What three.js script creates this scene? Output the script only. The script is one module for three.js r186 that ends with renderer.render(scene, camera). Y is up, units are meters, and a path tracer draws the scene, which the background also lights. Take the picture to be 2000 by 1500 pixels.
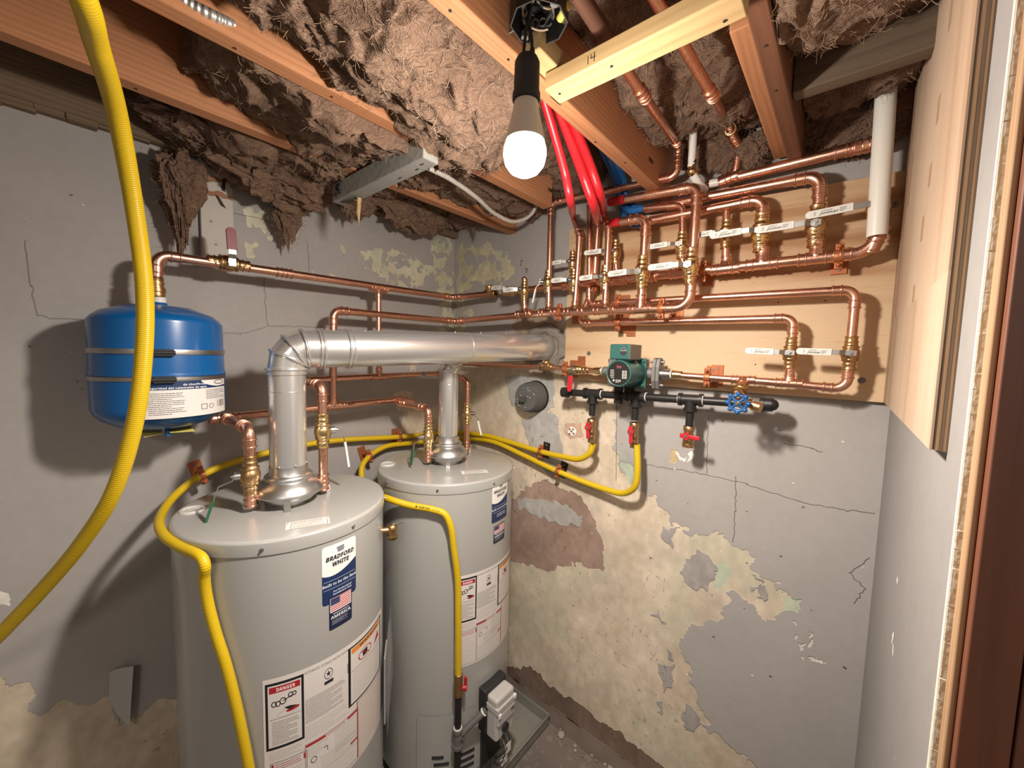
import * as THREE from 'three';
import { mergeGeometries, mergeVertices } from 'three/addons/utils/BufferGeometryUtils.js';
import { RoundedBoxGeometry } from 'three/addons/geometries/RoundedBoxGeometry.js';
import { ImprovedNoise } from 'three/addons/math/ImprovedNoise.js';
import { RectAreaLightUniformsLib } from 'three/addons/lights/RectAreaLightUniformsLib.js';

// ---------------------------------------------------------------- camera, light, exposure
const scene = new THREE.Scene();
scene.background = new THREE.Color(0x000000);
const camera = new THREE.PerspectiveCamera(88.79, 4 / 3, 0.02, 30);
camera.position.set(1.659, 1.69, 1.45);
camera.rotation.set(-0.07578673, 0.70233587, 0.02537929, 'YXZ');
const renderer = new THREE.WebGLRenderer({ antialias: true });
renderer.toneMapping = THREE.LinearToneMapping;
renderer.toneMappingExposure = 1.42;
renderer.shadowMap.enabled = true;
renderer.shadowMap.type = THREE.PCFSoftShadowMap;
RectAreaLightUniformsLib.init();
const BULB = [1.198, 2.047, 0.886];
const BULB_COLOR = 0xfff5ea;
const BULB_POINT = 2.8, BULB_DOWN = 3.2;              // the frosted globe shines all round, strongest downwards
const ROOM_LIGHT = 25;                               // panel lamp in the room the closet opens to

// ---------------------------------------------------------------- helpers
const V = (x, y, z) => new THREE.Vector3(x, y, z);
const P = (a) => (a.isVector3 ? a.clone() : new THREE.Vector3(...a));
let seed = 7;
const rnd = () => { seed = (seed * 1664525 + 1013904223) >>> 0; return seed / 4294967296; };
const rr = (a, b) => a + (b - a) * rnd();
const IN = new ImprovedNoise();
const n3 = (x, y, z) => IN.noise(x, y, z);
const hash = (i, j) => { let h = (i * 374761393 + j * 668265263) | 0; h = Math.imul(h ^ (h >>> 13), 1274126177); return ((h ^ (h >>> 16)) >>> 0) / 4294967296; };
function vn(x, y) { const i = Math.floor(x), j = Math.floor(y); let u = x - i, v = y - j; u = u * u * (3 - 2 * u); v = v * v * (3 - 2 * v);
  const a = hash(i, j), b = hash(i + 1, j), c = hash(i, j + 1), d = hash(i + 1, j + 1); return a + (b - a) * u + (c - a) * v + (a - b - c + d) * u * v; }
function fbm(x, y, o = 4) { let s = 0, a = 0.5; for (let k = 0; k < o; k++) { s += a * vn(x, y); x = x * 2.03 + 17.1; y = y * 2.03 + 5.7; a *= 0.5; } return s; }
const clamp = (x, a = 0, b = 1) => Math.min(b, Math.max(a, x));
const sst = (a, b, x) => { const t = clamp((x - a) / (b - a)); return t * t * (3 - 2 * t); };
const mix3 = (a, b, t) => [a[0] + (b[0] - a[0]) * t, a[1] + (b[1] - a[1]) * t, a[2] + (b[2] - a[2]) * t];

const used = new Map();
function numbered(n) { const k = used.get(n) || 0; used.set(n, k + 1); return k ? n + '_' + String(k).padStart(3, '0') : n; }
function thing(name, label, category, pos, group) {
  const o = new THREE.Group(); o.name = numbered(name); o.position.copy(P(pos)); scene.add(o);
  o.userData = { label, category }; if (group) o.userData.group = group;
  return o;
}
// geometry is given in world metres; a part is moved into its thing's own frame
function part(root, name, geo, mat, label) {
  const g = Array.isArray(geo) ? merge(geo) : geo;
  let p = root; const off = V(0, 0, 0); while (p && p !== scene) { off.add(p.position); p = p.parent; }
  g.translate(-off.x, -off.y, -off.z);
  const m = new THREE.Mesh(g, mat); m.name = name; m.castShadow = m.receiveShadow = true;
  if (label) m.userData.label = label;
  root.add(m); return m;
}
function struct(name, geo, mat) { const m = new THREE.Mesh(Array.isArray(geo) ? merge(geo) : geo, mat); m.name = name; m.userData.kind = 'structure'; m.castShadow = m.receiveShadow = true; scene.add(m); return m; }
function merge(list) { const l = list.map((g) => { const q = g.index ? g.toNonIndexed() : g; for (const k of Object.keys(q.attributes)) if (!['position', 'normal', 'uv'].includes(k)) q.deleteAttribute(k); return q; }); return l.length === 1 ? l[0] : mergeGeometries(l); }
function triUV(g, long = 'x', s = 1) {
  const p = g.attributes.position, n = g.attributes.normal, uv = new Float32Array(p.count * 2);
  for (let i = 0; i < p.count; i++) {
    const a = [p.getX(i), p.getY(i), p.getZ(i)], m = [Math.abs(n.getX(i)), Math.abs(n.getY(i)), Math.abs(n.getZ(i))];
    const k = m[0] > m[1] && m[0] > m[2] ? 0 : m[1] > m[2] ? 1 : 2, L = { x: 0, y: 1, z: 2 }[long];
    let u, v; if (k === L) { u = a[(k + 1) % 3]; v = a[(k + 2) % 3]; } else { u = a[L]; v = a[3 - k - L]; }
    uv[2 * i] = u * s; uv[2 * i + 1] = v * s + k * 0.37;
  }
  g.setAttribute('uv', new THREE.BufferAttribute(uv, 2)); return g;
}
function wallUV(g) { const p = g.attributes.position, n = g.attributes.normal, uv = new Float32Array(p.count * 2);
  for (let i = 0; i < p.count; i++) { const m = [Math.abs(n.getX(i)), Math.abs(n.getY(i)), Math.abs(n.getZ(i))];
    if (m[0] > .7) { uv[2 * i] = p.getZ(i); uv[2 * i + 1] = p.getY(i); } else if (m[1] > .7) { uv[2 * i] = p.getX(i); uv[2 * i + 1] = p.getZ(i); } else { uv[2 * i] = p.getX(i); uv[2 * i + 1] = p.getY(i); } }
  g.setAttribute('uv', new THREE.BufferAttribute(uv, 2)); return g; }
function box(x0, y0, z0, x1, y1, z1, r = 0) {
  const w = Math.abs(x1 - x0), h = Math.abs(y1 - y0), d = Math.abs(z1 - z0);
  const g = r ? new RoundedBoxGeometry(w, h, d, 2, Math.min(r, w / 2.01, h / 2.01, d / 2.01)) : new THREE.BoxGeometry(w, h, d);
  return g.translate((x0 + x1) / 2, (y0 + y1) / 2, (z0 + z1) / 2);
}
const UP = V(0, 1, 0);
function orient(g, at, dir, from = UP) { return g.applyQuaternion(new THREE.Quaternion().setFromUnitVectors(from, P(dir).normalize())).translate(...P(at).toArray()); }
function cyl(a, b, r, seg = 16, r2 = r, open = false) { a = P(a); b = P(b); const d = b.clone().sub(a), L = d.length(); return orient(new THREE.CylinderGeometry(r2, r, L, seg, 1, open), a.clone().add(b).multiplyScalar(0.5), d); }
function ring(at, dir, R, t, seg = 18, ts = 6) { return orient(new THREE.TorusGeometry(R, t, ts, seg), at, dir, V(0, 0, 1)); }
function lathe(pts, at, dir, seg = 20) { return orient(new THREE.LatheGeometry(pts.map((p) => new THREE.Vector2(p[0], p[1])), seg), at, dir); }
function tube(pts, r, seg = 60, rs = 10, tension = 0.5) { return new THREE.TubeGeometry(new THREE.CatmullRomCurve3(pts.map(P), false, 'centripetal', tension), seg, r, rs, false); }
function ball(at, r, s = 12) { return new THREE.SphereGeometry(r, s, s * 0.7 | 0).translate(...P(at).toArray()); }
const basis = (x, y, z, at) => new THREE.Matrix4().makeBasis(P(x), P(y), P(z)).setPosition(P(at));

// ---------------------------------------------------------------- textures and materials
function dataTex(w, h, fn, srgb = true, rep) {
  const d = new Uint8Array(w * h * 4), o = [0, 0, 0];
  for (let j = 0; j < h; j++) for (let i = 0; i < w; i++) { fn(i, j, o); const k = (j * w + i) * 4; d[k] = clamp(o[0], 0, 255); d[k + 1] = clamp(o[1], 0, 255); d[k + 2] = clamp(o[2], 0, 255); d[k + 3] = 255; }
  const t = new THREE.DataTexture(d, w, h); t.magFilter = THREE.LinearFilter; t.minFilter = THREE.LinearMipmapLinearFilter; t.generateMipmaps = true;
  t.wrapS = t.wrapT = THREE.RepeatWrapping; if (srgb) t.colorSpace = THREE.SRGBColorSpace; if (rep) t.repeat.set(...rep); t.needsUpdate = true; return t;
}
function canvasTex(w, h, draw) {
  const c = document.createElement('canvas'); c.width = w; c.height = h; const g = c.getContext('2d'); draw(g, w, h);
  const t = new THREE.CanvasTexture(c); t.colorSpace = THREE.SRGBColorSpace; return t;
}
const std = (o) => new THREE.MeshStandardMaterial(o);
const lin = (r, g, b) => new THREE.Color().setRGB(r, g, b);
const smudge = dataTex(256, 256, (i, j, o) => { const a = Math.abs(i / 128 - 1), f = fbm(i / 22, j / 22, 4) * (1 - a) + fbm((256 - i) / 22 + 9, j / 22, 4) * a; o[0] = o[1] = o[2] = 70 + 175 * f; }, false, [6, 6]);
const M = {
  copper: std({ color: lin(.76, .42, .30), metalness: 1, roughness: .55, roughnessMap: smudge }),
  copperDull: std({ color: lin(.50, .21, .12), metalness: 1, roughness: .75, roughnessMap: smudge }),
  copperOld: std({ color: lin(.16, .075, .045), metalness: .6, roughness: .7 }),
  brass: std({ color: lin(.78, .56, .27), metalness: 1, roughness: .45, roughnessMap: smudge }),
  bronze: std({ color: lin(.52, .33, .16), metalness: 1, roughness: .62, roughnessMap: smudge }),
  steel: std({ color: lin(.46, .45, .43), metalness: 1, roughness: .36 }),
  galv: std({ color: lin(.74, .735, .72), metalness: .82, roughness: .27 }),
  castAlu: std({ color: lin(.56, .56, .55), metalness: 1, roughness: .38 }),
  castGrey: std({ color: lin(.20, .19, .18), metalness: .5, roughness: .55 }),
  iron: std({ color: lin(.022, .020, .019), metalness: .3, roughness: .42 }),
  blackPaint: std({ color: lin(.02, .02, .02), metalness: 0, roughness: .5 }),
  rubber: std({ color: lin(.025, .025, .026), roughness: .75 }),
  clamp: std({ color: lin(.42, .135, .05), metalness: .45, roughness: .45 }),
  vinylWhite: std({ color: lin(.72, .71, .67), roughness: .45 }),
  white: std({ color: lin(.75, .74, .70), roughness: .5 }),
  red: std({ color: lin(.45, .015, .025), roughness: .4 }),
  redDark: std({ color: lin(.17, .010, .018), roughness: .45 }),
  green: std({ color: lin(.012, .10, .045), roughness: .45 }),
  pexRed: std({ color: lin(.52, .014, .022), roughness: .38 }),
  pexBlue: std({ color: lin(.015, .11, .33), roughness: .4 }),
  pexWhite: std({ color: lin(.72, .70, .66), roughness: .35 }),
  pvc: std({ color: lin(.80, .77, .70), roughness: .35 }),
  heater: new THREE.MeshPhysicalMaterial({ color: lin(.36, .355, .335), roughness: .34, clearcoat: .6, clearcoatRoughness: .15 }),
  tankBlue: new THREE.MeshPhysicalMaterial({ color: lin(.002, .10, .32), roughness: .3, clearcoat: .35, clearcoatRoughness: .15 }),
  pumpGreen: new THREE.MeshPhysicalMaterial({ color: lin(.026, .10, .088), roughness: .35, clearcoat: .3, clearcoatRoughness: .2 }),
  pumpGrey: std({ color: lin(.15, .135, .115), roughness: .5 }),
  wheelBlue: std({ color: lin(.015, .085, .25), roughness: .4, metalness: .1 }),
  plastic: std({ color: lin(.48, .46, .44), roughness: .45 }),
  bulbShell: std({ color: lin(.62, .58, .50), roughness: .55 }),
  paper: std({ color: lin(.72, .70, .66), roughness: .8 }),
  tag: std({ color: lin(.68, .60, .16), roughness: .8 }),
  mortar: std({ color: lin(.21, .185, .155), roughness: .95 }),
  dust: std({ color: lin(.10, .098, .092), roughness: .9, bumpMap: smudge, bumpScale: .004 }),
  film: new THREE.MeshPhysicalMaterial({ color: lin(.45, .45, .45), roughness: .2, transparent: true, opacity: .5 }),
};
const ribs = dataTex(16, 64, (i, j, o) => { o[0] = o[1] = o[2] = 128 + 110 * Math.sin(i / 16 * Math.PI * 2); }, false);
function csstMat(len, extra) { const b = ribs.clone(); b.repeat.set(len / 0.0045, 1); b.needsUpdate = true; return std({ color: lin(.62, .42, .008), roughness: .36, bumpMap: b, bumpScale: .0005, ...extra }); }
function armourMat(len) { const b = ribs.clone(); b.repeat.set(len / 0.009, 1); b.needsUpdate = true; return std({ color: lin(.62, .61, .58), metalness: .8, roughness: .4, bumpMap: b, bumpScale: .002 }); }

// wood: u runs along the grain, metres
function woodTex(sd, a, b, knots, freq = 60, stretch = 3) {
  const K = []; for (let k = 0; k < knots; k++) K.push([hash(k, sd) * 1, hash(k, sd + 9) * 1]);
  return dataTex(1024, 512, (i, j, o) => {
    const u = i / 1024 * 2, v = j / 512 * .5;                       // 2 m by 0.5 m
    let w = v + .02 * (fbm(u * stretch + sd, v * 4, 3) - .5); let kn = 0;
    for (const q of K) { const du = (u - q[0] * 2) / 3, dv = v - q[1] * .5, r = Math.hypot(du, dv); w += .012 * Math.exp(-r * 60) * (dv > 0 ? 1 : -1); kn = Math.max(kn, 1 - sst(.004, .009, r)); }
    const g = .5 + .5 * Math.sin(w * freq * 6.28 + 6 * fbm(u * 2, w * 20 + sd, 2)); const f = fbm(u * 12 + sd, v * 900, 2);
    let t = clamp(.24 * g * g + .55 * f + .5 * fbm(u * 1.3, v * 9 + sd, 3) - .25); const c = mix3(a, b, t), d = mix3(c, [b[0] * .45, b[1] * .4, b[2] * .35], kn * .9); o[0] = d[0]; o[1] = d[1]; o[2] = d[2];
  }, true, [.5, 2]);
}
const woodMat = (t, r = .7) => std({ map: t, roughness: r, bumpMap: t, bumpScale: .0008 });
const W = {
  joist: woodMat(woodTex(3, [186, 130, 90], [134, 84, 52], 5, 80)),
  joistOld: woodMat(woodTex(11, [120, 78, 54], [84, 52, 36], 4, 40)),
  darkOld: woodMat(woodTex(19, [104, 88, 70], [66, 52, 42], 1, 30)),
  rough: woodMat(woodTex(29, [128, 108, 86], [78, 62, 48], 0, 70), .9),
  pine: woodMat(woodTex(37, [190, 164, 118], [156, 122, 78], 4, 40)),
  stain: woodMat(woodTex(43, [112, 68, 48], [84, 48, 34], 2, 30), .5),
  raw: woodMat(woodTex(47, [168, 134, 100], [124, 92, 66], 0, 50)),
};
// rotary-cut plywood face, 1 m by 1 m of pattern
function plyTex(sd, a, b) {
  return dataTex(1024, 1024, (i, j, o) => {
    const u = i / 1024 * 1.8, v = j / 1024 * 1.8; const w = v + .22 * fbm(u * .9 + sd * 3.1, v * 1.1, 3) + .010 * fbm(u * 4, v * 30 + sd, 2);
    const s = .5 + .5 * Math.sin(w * 70), mask = sst(.30, .56, fbm(u * .7 + 4 + sd, v * 3.2 + sd, 3)), f = fbm(u * 6 + sd, v * 240, 2), m = fbm(u * 1.1 + sd, v * 5 + 3, 3), q = fbm(u * 26, v * 420, 1);
    let t = .10 + .62 * Math.pow(s, 3) * mask + .30 * mask + .30 * (f - .35) + .9 * (m - .44) + (q > .43 ? .22 : 0);
    const c = mix3(a, b, clamp(t)); o[0] = c[0]; o[1] = c[1]; o[2] = c[2];
  }, true, [1 / 1.8, 1 / 1.8]);
}
const plyA = std({ map: plyTex(2, [208, 180, 144], [164, 120, 80]), roughness: .6 });
const plyC = std({ map: plyTex(8, [180, 158, 136], [150, 122, 98]), roughness: .65 });

// mineral wool: strokes of matted fibre, 0.5 m square
const woolC = (() => { const c = document.createElement('canvas'); c.width = c.height = 1024; const g = c.getContext('2d'); g.fillStyle = 'rgb(112,87,70)'; g.fillRect(0, 0, 1024, 1024); return [c, g]; })();
{
  const g = woolC[1];
  for (let k = 0; k < 26000; k++) {
    const x = rr(-20, 1044), y = rr(-20, 1044), an = 6.28 * fbm(x / 130, y / 130, 3) * 1.6, L = rr(14, 60), t = rnd(), b = rr(-.8, .8);
    const dx = Math.cos(an) * L, dy = Math.sin(an) * L; const s = t < .33 ? [70, 52, 41] : t < .75 ? [130, 103, 84] : [164, 135, 112];
    g.strokeStyle = `rgba(${s[0]},${s[1]},${s[2]},${rr(.25, .7)})`; g.lineWidth = rr(.6, 2.2); 
    for (const ox of [0, x > 900 ? -1024 : 1024]) { g.beginPath(); g.moveTo(x + ox, y); g.quadraticCurveTo(x + ox + dx * .5 - dy * b, y + dy * .5 + dx * b, x + ox + dx, y + dy); g.stroke(); }
  }
}
const woolT = new THREE.CanvasTexture(woolC[0]); woolT.colorSpace = THREE.SRGBColorSpace; woolT.wrapS = woolT.wrapT = THREE.RepeatWrapping; woolT.repeat.set(2.4, 2.4);
M.wool = std({ map: woolT, roughness: 1, bumpMap: woolT, bumpScale: .009 });
M.fibre = std({ color: lin(.34, .235, .16), roughness: 1 });

// ---------------------------------------------------------------- painted masonry walls
// layers: polygons in wall metres whose paint has come off; edges roughened by noise
function paintedWall(x0, y0, x1, y1, mpp, base, layers, strokes) {
  const w = Math.round((x1 - x0) / mpp), h = Math.round((y1 - y0) / mpp);
  const masks = layers.map((L) => { const c = document.createElement('canvas'); c.width = w; c.height = h; const g = c.getContext('2d'); g.fillStyle = '#000'; g.fillRect(0, 0, w, h); g.fillStyle = '#fff';
    for (const poly of L.polys) { g.beginPath(); poly.forEach((p, i) => g[i ? 'lineTo' : 'moveTo']((p[0] - x0) / mpp, (y1 - p[1]) / mpp)); g.closePath(); g.fill(); }
    const d = g.getImageData(0, 0, w, h).data, m = new Uint8Array(w * h); for (let i = 0; i < w * h; i++) m[i] = d[i * 4] > 127 ? 1 : 0; return m; });
  const sc = document.createElement('canvas'); sc.width = w; sc.height = h; const sg = sc.getContext('2d'); sg.setTransform(1 / mpp, 0, 0, -1 / mpp, -x0 / mpp, y1 / mpp); if (strokes) strokes(sg); const sd = sg.getImageData(0, 0, w, h).data;
  const H = new Uint8Array(w * h);
  const color = dataTex(w, h, (i, j, o) => {
    const x = x0 + i * mpp, y = y0 + j * mpp;
    let c = base.map((b) => b + 10 * (fbm(x * 5, y * 5, 3) - .45) + 7 * (fbm(x * 60, y * 60, 2) - .35)); let hh = 170 + 22 * fbm(x * 9, y * 9, 3) + 14 * fbm(x * 70, y * 70, 2);
    const wx = (fbm(x * 34 + 3, y * 34, 4) - .47) / mpp, wy = (fbm(x * 34 + 50, y * 34 + 8, 4) - .47) / mpp;
    layers.forEach((L, k) => {
      const a = L.rough ?? .045; const ii = Math.round(i + wx * a), jj = Math.round(h - 1 - j + wy * a); if (ii < 0 || jj < 0 || ii >= w || jj >= h || !masks[k][jj * w + ii]) return;
      if (L.thr && fbm(x * L.freq + k * 7, y * L.freq, 4) < L.thr) return;
      const t = fbm(x * 7 + k, y * 7, 4), f = fbm(x * 55, y * 40 + k, 3); let q = L.c.map((b, n) => b + (L.v ?? 26) * (t - .45) * [1, 1.05, 1.25][n] + 24 * (f - .43));
      if (L.c2) { const m = sst(.5, .62, fbm(x * 4 + 30, y * 4 + 9 * k, 4)); q = mix3(q, L.c2, m * .5); }
      const sp = fbm(x * 90 + 5, y * 60, 2), sm = fbm(x * 5 + 2, y * 5, 3), sc = fbm(x * 34 + 9, y * 26 + k, 4); if (sp > .6 && sm > .5) q = q.map((b) => b * .84); q = q.map((b) => b * (1 + .22 * (sm - .45) + .16 * (sc - .43)));
      c = L.a ? mix3(c, q, L.a) : q; hh = (L.h ?? 110) + 34 * f + 20 * t;
    });
    const al = sd[((h - 1 - j) * w + i) * 4 + 3] / 255; if (al > 0) { const b = ((h - 1 - j) * w + i) * 4; c = mix3(c, [sd[b], sd[b + 1], sd[b + 2]], al); if (sd[b] < 110) hh -= 60 * al; else hh += 20 * al; }
    o[0] = c[0]; o[1] = c[1]; o[2] = c[2]; H[j * w + i] = clamp(hh, 0, 255);
  });
  const bump = dataTex(w, h, (i, j, o) => { o[0] = o[1] = o[2] = H[j * w + i]; }, false);
  for (const t of [color, bump]) { t.wrapS = t.wrapT = THREE.ClampToEdgeWrapping; t.repeat.set(1 / (x1 - x0), 1 / (y1 - y0)); t.offset.set(-x0 / (x1 - x0), -y0 / (y1 - y0)); }
  return std({ map: color, bumpMap: bump, bumpScale: .006, roughness: .62 });
}
function crack(g, pts, wdt = .0016, col = 'rgba(70,62,56,.85)') {
  g.strokeStyle = col; g.lineWidth = wdt; g.beginPath(); let first = true;
  for (let k = 0; k < pts.length - 1; k++) { const a = pts[k], b = pts[k + 1], n = 10; for (let i = 0; i <= n; i++) { const t = i / n, x = a[0] + (b[0] - a[0]) * t + .012 * (fbm(a[0] * 30 + t * 9 + k * 3, a[1] * 9, 3) - .45), y = a[1] + (b[1] - a[1]) * t + .012 * (fbm(a[1] * 30 + t * 9 + 40 + k * 3, a[0] * 9, 3) - .45); first ? g.moveTo(x, y) : g.lineTo(x, y); first = false; } }
  g.stroke();
}
function speck(g, x, y, r, col) { g.fillStyle = col; g.beginPath(); for (let k = 0; k < 9; k++) { const a = k / 9 * 6.28, q = r * (.55 + .8 * hash(k, x * 1e4 | 0)); g[k ? 'lineTo' : 'moveTo'](x + q * Math.cos(a), y + q * .8 * Math.sin(a)); } g.fill(); }

// ================================================================ the setting
const GREY = [166, 161, 157], CREAM = [204, 189, 168], CREAM2 = [188, 185, 162], BROWN = [154, 131, 117], PALE = [168, 166, 160];
const flakes = (pts) => pts.map(([x, y, r]) => Array.from({ length: 10 }, (_, k) => { const a = k / 10 * 6.28, q = r * (.5 + .9 * hash(k + (x * 991 | 0), y * 977 | 0)); return [x + q * Math.cos(a), y + q * 1.3 * Math.sin(a)]; }));
const wallA = paintedWall(0, 0, 3.2, 2.45, .0016, GREY, [
  { polys: [[[1.617,0.818], [1.570,0.796], [1.555,0.762], [1.520,0.745], [1.515,0.705], [1.526,0.689], [1.507,0.644], [1.468,0.660], [1.438,0.626], [1.401,0.606], [1.377,0.603], [1.358,0.501], [1.300,0.493], [1.269,0.528], [1.213,0.489], [1.226,0.049], [1.635,0.446]]], c: [204, 190, 168], c2: [176, 150, 132], rough: .03, h: 120 },
  { polys: [[[1.591,1.053], [1.559,1.032], [1.545,1.021], [1.539,1.001], [1.545,0.989], [1.561,0.994], [1.593,1.007]]], c: [222, 218, 205], rough: .02 },
  { polys: [[[1.333,0.690], [1.324,0.625], [1.334,0.545], [1.349,0.501], [1.356,0.503], [1.348,0.607]]], c: [170, 184, 160], rough: .01 },
  { polys: [[[0.554,2.124], [0.402,2.161], [0.289,2.156], [0.145,2.133], [0.189,2.033], [0.317,1.989], [0.442,2.032], [0.525,2.059]], [[0.166,2.258], [0.030,2.310], [-0.013,1.941], [0.019,1.687], [0.098,1.685], [0.088,1.930], [0.144,2.081]], [[0.976,2.177], [0.911,2.199], [0.885,2.147], [0.926,2.115], [0.968,2.126]], [[0.973,2.071], [0.947,2.066], [0.951,2.022], [0.970,2.021]], [[0.843,2.158], [0.775,2.184], [0.799,2.111], [0.844,2.105]], [[0.689,1.992], [0.637,1.990], [0.664,1.962]]], c: [204, 199, 174], c2: [182, 190, 162], rough: .07, thr: .4, freq: 26 },
  { polys: [[[0.314,1.401], [0.014,1.402], [0.010,1.170], [0.313,1.251], [0.332,1.326]], [[0.301,1.643], [0.249,1.641], [0.242,1.599], [0.285,1.595]], [[0.373,1.482], [0.260,1.501], [0.284,1.398], [0.349,1.404]]], c: CREAM, rough: .05 },
  { polys: flakes([[0, 2.052, 1.055].slice(1).reverse().concat(.02), [.9, 2.1, .012], [.42, 2.08, .02], [.34, 2.02, .016], [.2, 2.1, .02], [.62, 2.12, .014]]), c: [196, 200, 172], rough: .03 },
], (g) => {
  for (const q of [[[1.479,1.954], [1.474,1.836], [1.468,1.763], [1.442,1.755], [1.345,1.758]], [[0.925,1.953], [0.919,1.823], [0.916,1.773], [0.691,1.781], [0.555,1.768]], [[1.114,2.153], [1.037,2.156], [0.912,2.159]], [[1.098,1.736], [1.002,1.738], [0.920,1.766]], [[0.769,2.118], [0.762,2.000]]]) crack(g, q, .0014);
  for (let k = 0; k < 60; k++) speck(g, rr(0, 2), rr(1.5, 2.3), rr(.001, .004), rnd() < .6 ? 'rgba(228,222,206,.9)' : 'rgba(96,86,78,.8)');
});
const wallB = paintedWall(0, 0, 1.9, 2.45, .0012, GREY, [
  { polys: [[[0.967,1.684], [0.984,1.317], [1.044,1.205], [1.129,1.168], [1.194,1.132], [1.224,1.077], [1.286,1.074], [1.359,1.109], [1.409,1.077], [1.480,1.067], [1.478,1.016], [1.513,1.001], [1.553,0.982], [1.609,0.960], [1.575,0.910], [1.519,0.851], [1.494,0.890], [1.435,0.918], [1.411,0.897], [1.406,0.813], [1.332,0.757], [1.284,0.718], [1.271,0.623], [1.307,0.585], [1.322,0.512], [1.349,0.449], [1.376,0.429], [1.368,0.381], [1.435,0.380], [1.524,0.359], [1.590,0.295], [1.250,0.017], [0.482,0.040], [-0.032,-0.134], [-0.084,1.656], [0.292,1.666], [0.666,1.699]]], c: CREAM, c2: CREAM2, rough: .06, h: 112 },
  { polys: [[[0.620,1.441], [0.704,1.416], [0.739,1.227], [0.689,1.123], [0.615,1.190], [0.536,1.285], [0.502,1.379]], [[0.381,1.580], [0.669,1.608], [0.689,1.460], [0.592,1.414], [0.531,1.431], [0.435,1.446]], [[0.991,1.318], [1.062,1.331], [1.088,1.226], [1.052,1.197], [1.008,1.238]]], c: [166, 164, 160], rough: .03, h: 165, v: 14 },
  { polys: [[[0.617,1.118], [0.786,1.104], [0.851,1.073], [0.896,1.004], [0.957,0.905], [0.948,0.798], [0.821,0.790], [0.680,0.693], [0.555,0.680], [0.411,0.636], [0.401,0.937], [0.514,1.019]]], c: BROWN, rough: .05, h: 60, v: 20 },
  { polys: [[[0.483,0.985], [0.635,1.033], [0.747,1.032], [0.839,1.005], [0.829,0.956], [0.697,0.929], [0.594,0.940], [0.501,0.946]]], c: PALE, rough: .05, h: 120, v: 14 },
  { polys: [[[1.181,1.062], [1.233,1.075], [1.224,1.045], [1.212,0.998], [1.189,1.006]], [[1.263,0.964], [1.316,1.019], [1.357,1.004], [1.369,0.958], [1.350,0.895], [1.291,0.866], [1.261,0.903]], [[1.481,0.957], [1.506,0.974], [1.524,0.954], [1.515,0.920], [1.486,0.925]], [[1.155,0.702], [1.181,0.742], [1.193,0.699]], [[1.192,0.519], [1.251,0.556], [1.249,0.465], [1.220,0.432]], [[1.228,0.600], [1.245,0.593], [1.254,0.566], [1.232,0.561]], [[1.293,0.449], [1.321,0.454], [1.363,0.384], [1.300,0.332]], [[1.200,0.378], [1.219,0.393], [1.218,0.339], [1.198,0.335]], [[1.482,0.992], [1.510,1.000], [1.500,0.982]]], c: [160, 154, 150], rough: .045, h: 175, v: 12 },
  { polys: [[[1.554,0.964], [1.608,0.968], [1.609,0.936], [1.564,0.909]], [[1.369,1.013], [1.398,1.005], [1.405,0.936], [1.375,0.913], [1.360,0.954]], [[1.012,1.281], [1.057,1.279], [1.065,1.200], [1.027,1.201]]], c: [180, 194, 170], rough: .05, a: .8 },
  { polys: [[[0.479,0.116], [0.607,0.177], [0.728,0.148], [0.811,0.156], [0.915,0.150], [1.034,0.155], [1.122,0.149], [1.244,0.139], [1.355,0.103], [0.805,-0.347], [-0.120,-0.552], [-0.126,-0.187]]], c: [124, 104, 90], c2: [96, 82, 74], rough: .06, h: 20 },
  { polys: [[[0.028,2.264], [0.239,2.242], [0.411,2.176], [0.428,2.047], [0.171,2.045], [0.040,1.937]], [[0.015,1.938], [0.156,1.914], [0.082,1.688], [-0.023,1.687]]], c: [196, 188, 158], c2: [170, 182, 152], rough: .09, thr: .46, freq: 24, h: 120 },
  { polys: [[[0.421,1.866], [0.574,1.879], [0.700,1.844], [0.722,1.633], [0.643,1.583], [0.555,1.602], [0.458,1.719]], [[0.683,1.811], [0.725,1.810], [0.734,1.600], [0.686,1.597]]], c: [150, 134, 116], c2: [190, 176, 150], rough: .04, h: 90 },
  { polys: [[[0.745,1.397], [0.822,1.402], [0.832,1.345], [0.767,1.327], [0.739,1.359]]], c: [190, 160, 140], c2: [120, 60, 44], rough: .03, h: 60 },
  { polys: [[[1.196,1.355], [1.218,1.359], [1.216,1.317], [1.191,1.316]]], c: [186, 158, 110], rough: .02, a: .8 },
  { polys: flakes([[1.26, 1.36, .013], [1.22, 1.345, .008], [1.235, 1.34, .009], [1.62, .82, .008], [1.64, .86, .006], [1.655, .80, .009], [1.60, .85, .006], [1.63, .79, .005], [1.645, .835, .007], [1.59, .88, .006]]), c: [208, 208, 198], rough: .05 },
], (g) => {
  for (const q of [[[1.105,1.283], [1.236,1.291], [1.307,1.292], [1.444,1.288], [1.580,1.267], [1.675,1.268], [1.750,1.281]], [[1.320,1.295], [1.316,1.395], [1.315,1.492]], [[1.415,1.082], [1.414,1.188], [1.410,1.308]], [[0.967,1.684], [0.990,1.193]], [[1.749,1.152], [1.710,1.092], [1.744,1.061], [1.724,1.007]], [[0.510,2.004], [0.527,1.862], [0.537,1.768]], [[1.530,1.438], [1.593,1.436], [1.625,1.426]]]) crack(g, q, .0016);
  g.strokeStyle = 'rgba(64,56,52,.9)'; g.lineWidth = .003;
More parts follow.
